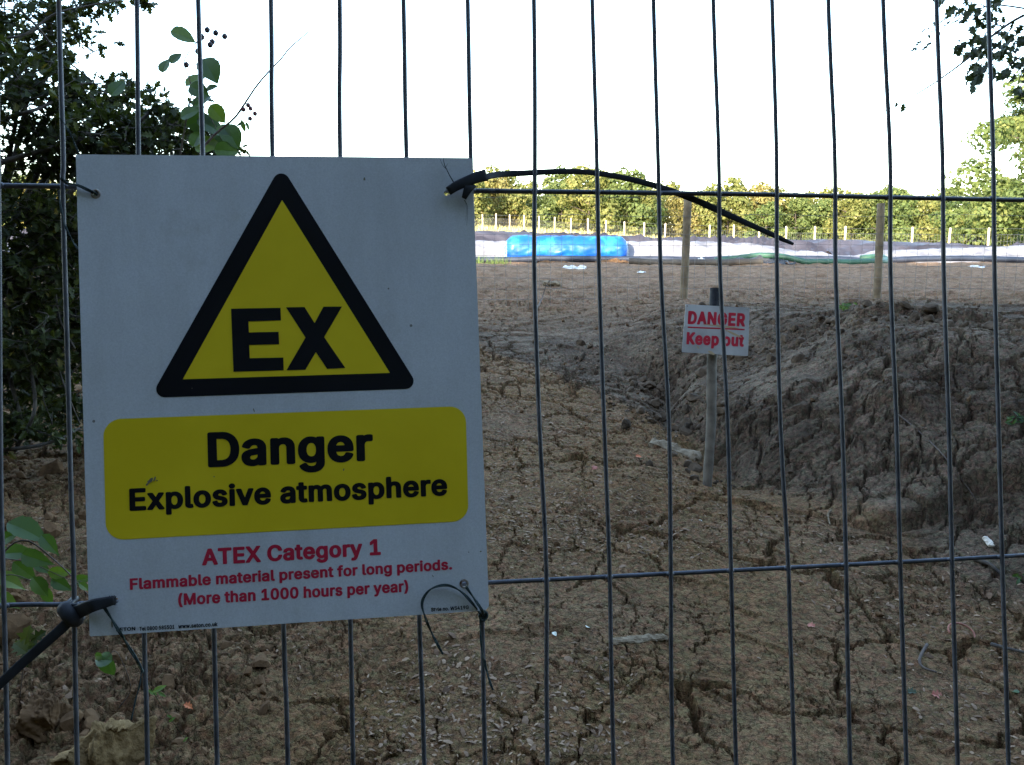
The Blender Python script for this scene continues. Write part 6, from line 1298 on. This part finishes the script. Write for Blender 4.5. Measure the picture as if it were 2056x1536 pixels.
def clods(name, label, n, lo, hi, mean, sig, dens, seed, mat):
    r0 = np.random.default_rng(seed)
    r_ = np.sqrt(r0.uniform(1.5 ** 2, 9.5 ** 2, n)); a_ = r0.uniform(-0.66, 0.66, n)
    cx, cy = r_ * np.sin(a_), r_ * np.cos(a_)
    d_ = bank_dist(cx, cy)
    left = sstep(-0.25, -0.38, cx / cy) * sstep(6.0, 4.0, cy)
    rut = sstep(0.55, 0.15, np.abs(d_ - 0.15)) * sstep(4.3, 4.9, cy) * sstep(8.0, 6.8, cy)
    crest = sstep(0.40, 0.10, np.abs(line_dist(LEDGES[2][0], cx, cy)))
    wgt = np.clip(dens[0] + dens[1] * left + dens[2] * rut + dens[3] * crest + dens[4] * (d_ > 0.1), 0, 1)
    keep = r0.uniform(0, 1, n) < wgt * sstep(-0.4, 0.3, fbm(cx, cy, 0.5, 2, 411))
    cx, cy = cx[keep], cy[keep]; n = len(cx); cz, _ = land(cx, cy)
    sz = np.clip(r0.lognormal(math.log(mean), sig, n), lo, hi)
    Vs, Fs = [], []; off = 0
    for k in range(6):
        m_ = np.arange(n) % 6 == k; q = int(m_.sum()); TV, TF = clod_template(seed + k)
        R = rand_rot(q, None, r0); S = np.stack([sz[m_], sz[m_] * r0.uniform(0.6, 1.0, q), sz[m_] * r0.uniform(0.45, 0.85, q)], 1)
        V = np.einsum('nij,nvj->nvi', R, TV[None] * S[:, None, :]) + np.stack([cx[m_], cy[m_], cz[m_] + sz[m_] * 0.2], 1)[:, None, :]
        Vs.append(V.reshape(-1, 3)); Fs.append((TF[None] + (np.arange(q) * len(TV))[:, None, None]).reshape(-1, 3) + off); off += q * len(TV)
    tag(link(name, mesh_np(name, np.concatenate(Vs), np.concatenate(Fs)), mat), label, 'soil', None, 'stuff')
clods('soil_crumbs', 'loose soil crumbs scattered on the broken earth', 12000, 0.004, 0.03, 0.010, 0.5, (0.10, 0.7, 0.1, 0.0, 0.0), 611, M['crumb'])
clods('clay_crumbs', 'small dark clay crumbs lying on the grey bank', 12000, 0.004, 0.03, 0.011, 0.5, (0.0, 0.0, 0.8, 0.9, 0.08), 615, M['dark_crumb'])
clods('soil_clods', 'broken brown clods heaped on the ground at lower left', 4200, 0.015, 0.075, 0.032, 0.42, (0.0, 0.75, 0.0, 0.0, 0.0), 621, M['crumb'])
clods('clay_clods', 'broken dark clods under the bank and along its crest', 6500, 0.012, 0.085, 0.03, 0.48, (0.0, 0.0, 1.0, 1.0, 0.02), 631, M['dark_crumb'])

def big_clod(label, px, py, size, seed, mat):
    p = on_land(px, py); u = np.linspace(0.02, math.pi - 0.02, 60); v = np.linspace(0, 2 * math.pi, 90, endpoint=False)
    U, V_ = np.meshgrid(u, v, indexing='ij'); D = np.stack([np.sin(U) * np.cos(V_), np.sin(U) * np.sin(V_), np.cos(U)], -1).reshape(-1, 3)
    r0 = np.random.default_rng(seed); Q = D.copy()
    for k in range(14):
        n_ = unit(r0.normal(size=3)); Q = Q - n_ * np.maximum(0, Q @ n_ - r0.uniform(0.5, 0.85))[:, None]
    a_, b_ = D[:, 0] * 1.3 + D[:, 2] * 0.9 + seed, D[:, 1] * 1.3 - D[:, 2] * 0.7
    Q = Q * (1 + 0.30 * fbm(a_, b_, 0.6, 4, seed) + 0.10 * (0.5 - np.abs(fbm(a_, b_, 0.11, 4, seed + 1))) + 0.05 * fbm(a_, b_, 0.04, 2, seed + 2))[:, None] * np.array(size) + p
    m_, n_ = 60, 90; i = np.arange(m_ - 1)[:, None] * n_; j = np.arange(n_)[None]; j2 = (j + 1) % n_
    F_ = np.stack([i + j, i + n_ + j, i + n_ + j2, i + j2], -1).reshape(-1, 4)
    tag(link('earth_clod', mesh_np('earth_clod', Q, F_, None, True), M[mat]), label, 'earth clod')
big_clod('big crumbly ochre clod of earth at the lower left corner', 205, 1530, (0.15, 0.12, 0.14), 641, 'ochre')
big_clod('smaller brown clod of earth behind the ochre one at lower left', 105, 1440, (0.09, 0.08, 0.075), 651, 'crumb')

def lone_leaf(px, py, size, label, mat, tmpl=OVATE, cat='leaf', lift=0.006, name='fallen_leaf'):
    p = on_land(px, py); d = unit(RNG.normal(size=3) * np.array([1, 1, 0.15]))
    me_ = leaves_mesh(name, tmpl, np.array([p + np.array([0, 0, lift])]), d[None], unit(np.array([[0.1, -0.4, 1.0]])), np.array([size]), np.array([0.6]))
    tag(link(name, me_, M[mat]), label, cat)
lone_leaf(370, 1418, 0.030, 'orange dead leaf on the ground below the big sign', 'orange_leaf', TORN)
lone_leaf(1195, 938, 0.045, 'reddish leaf on the brown earth left of the stake', 'red_leaf', TORN)
lone_leaf(1276, 919, 0.035, 'orange leaf close below the clay slab', 'orange_leaf', OVATE)
lone_leaf(1110, 1273, 0.022, 'white petal-like leaf, left of two under the lower wire', 'pale_leaf', OVATE)
lone_leaf(1178, 1264, 0.022, 'white petal-like leaf, right of two under the lower wire', 'pale_leaf', OVATE)
lone_leaf(1403, 1047, 0.024, 'tiny yellow leaf on the ground near the stake\'s foot', 'pale_leaf', SLIM)
lone_leaf(1636, 1262, 0.04, 'pinkish leaf among the cracks right of centre', 'red_leaf', TORN)
lone_leaf(1840, 1395, 0.04, 'grey green leaf in the foreground at lower right', 'branch_leaf', TORN)
lone_leaf(1870, 1398, 0.045, 'dark reddish leaf beside the grey green leaf', 'red_leaf', TORN)
lone_leaf(2045, 1397, 0.03, 'pale green leaf at the lower right edge', 'bramble_leaf', OVATE)

def stick(name, label, px_pts, r, mat, cat='stick', lift=0.01):
    P = [on_land(x, y) + np.array([0, 0, lift + (q[0] if q else 0)]) for x, y, *q in px_pts]
    tag(MB().tube(spline(P, 20), np.linspace(r, r * 0.6, 20), 7).build(name, M[mat]), label, cat)
stick('stick', 'thin bare stick standing up from the earth beside the sign', [(1076, 625), (1088, 610, 0.05), (1095, 600, 0.12), (1106, 600, 0.22)], 0.008, 'twig')
stick('stick', 'curved dark root on the ground at lower right', [(1860, 1308), (1846, 1330), (1853, 1346), (1880, 1356)], 0.006, 'twig')
stick('stick', 'dark straight stick at the right edge of the foreground', [(1990, 1300), (2020, 1308), (2075, 1322)], 0.007, 'bark', 'stick', 0.012)
stick('stick', 'pale curved root at the foot of the bank', [(1668, 1030), (1662, 1045), (1666, 1060)], 0.006, 'slab')
stick('stick', 'thin root running down the right of the bank', [(1795, 835), (1850, 880), (1900, 930), (1960, 1010)], 0.004, 'twig')
stick('stick', 'dark root below the bank near the lower wire', [(1955, 1128), (1985, 1140), (2010, 1158)], 0.010, 'bark')

def slab(name, label, cat, a_px, b_px, w, h, mat, seed, lift=0.0):
    pa, pb = on_land(*a_px), on_land(*b_px)
    ax_ = pb - pa; Ln = np.linalg.norm(ax_); ax_ /= Ln
    up = unit(np.array([0, -0.35, 1.0])); sd = unit(np.cross(up, ax_)); up = np.cross(ax_, sd)
    nu, nv = 26, 14
    V = []
    for i_ in range(nu):
        t = i_ / (nu - 1)
        for j_ in range(nv):
            a = 2 * math.pi * j_ / nv
            ca, sa = math.cos(a), math.sin(a)
            sq_ = (abs(ca) ** 4 + abs(sa) ** 4) ** -0.25
            V.append((t, ca * sq_, sa * sq_))
    V = np.array(V); ends = np.clip(np.minimum(V[:, 0], 1 - V[:, 0]) / 0.04, 0.55, 1)
    nz = 1 + 0.30 * fbm(V[:, 0] * 9, V[:, 1] * 1.5 + V[:, 2] * 2.3, 1.0, 4, seed)
    Q = pa + ax_ * (V[:, :1] * Ln) + sd * (V[:, 1:2] * w * (ends * nz)[:, None]) + up * ((V[:, 2:3] * h * (ends * nz)[:, None]) + lift)
    FA_ = [(i_ * nv + j_, i_ * nv + (j_ + 1) % nv, (i_ + 1) * nv + (j_ + 1) % nv, (i_ + 1) * nv + j_) for i_ in range(nu - 1) for j_ in range(nv)]
    mb = MB(); mb.add(Q, FA_ + [tuple(range(nv))[::-1], tuple((nu - 1) * nv + j_ for j_ in range(nv))])
    tag(mb.build(name, M[mat], None, False), label, cat)
slab('clay_slab', 'long pale slab of dried clay left of the stake', 'clay slab', (1305, 893), (1406, 926), 0.05, 0.035, 'slab', 431, 0.005)
slab('clay_strip', 'pale thin clay strip lying flat below the lower wire', 'clay slab', (1226, 1293), (1338, 1284), 0.016, 0.011, 'slab', 433, 0.004)
slab('plank', 'short weathered plank on the plateau left of the leaning post', 'plank', (1088, 572), (1124, 574), 0.05, 0.03, 'post_wood', 435, 0.03)
slab('wood_chip', 'pale split wood chip on the bank at the right', 'wood chip', (1976, 1082), (1992, 1100), 0.012, 0.008, 'pale_wood', 437, 0.006)

# half buried terracotta rim
pc = on_land(1930, 1277); mb = MB()
ang = np.linspace(-0.3, 3.75, 26)
nrm_ = unit(np.array([0.15, -0.55, 0.85])); u_ = unit(np.cross(nrm_, [0, 1.0, 0.3])); v_ = np.cross(nrm_, u_)
rimP = [pc + 0.048 * (u_ * math.cos(a) - v_ * math.sin(a) * 0.8) + np.array([0, 0, 0.012]) for a in ang]
mb.tube(rimP, 0.0035, 8); 
tag(mb.build('pot_rim', M['pot']), 'reddish brown curved rim half buried in the ground at lower right', 'pot rim')

# grass on the hillside below the trees, green tufts by the roll
def grass(name, label, n, xr, yr, hgt, mat, seed, wmul=1.0, bias=1.0):
    r_ = np.random.default_rng(seed)
    x = r_.uniform(*xr, n); y = yr[0] + (yr[1] - yr[0]) * r_.uniform(0, 1, n) ** bias
    kp = fbm(x, y, (xr[1] - xr[0]) / 8, 2, seed) + 0.35 > r_.uniform(-0.3, 0.3, n); x, y = x[kp], y[kp]; n = len(x)
    z, _ = land(x, y)
    TV = np.array([(-0.5, 0, 0), (0.5, 0, 0), (0.30, 0.12, 0.55), (-0.30, 0.12, 0.55), (0.05, 0.35, 1.0), (-0.05, 0.35, 1.0)]); TF = np.array([(0, 1, 2, 3), (3, 2, 4, 5)])
    h = hgt * r_.uniform(0.5, 1.25, n)
    tag(link(name, scatter(name, TV, TF, rand_rot(n, 0.22, r_), np.stack([x, y, z - 0.01], 1), np.stack([h * 0.10 * wmul, h, h], 1), np.clip(r_.normal(0.55, 0.22, n), 0, 1)), M[mat]), label, 'grass', None, 'stuff')
grass('hill_grass', 'pale dry grass on the slope below the distant trees', 15000, (-14, 46), (43, 100), 0.38, 'grass', 441, 2.0, 0.8)
pL = at_y(985, 530, 29.8)
grass('green_grass', 'green grass tufts at the foot of the pipe left of the roll', 260, (pL[0] - 0.8, pL[0] + 0.7), (29.3, 30.5), 0.28, 'green_grass', 443, 0.7)
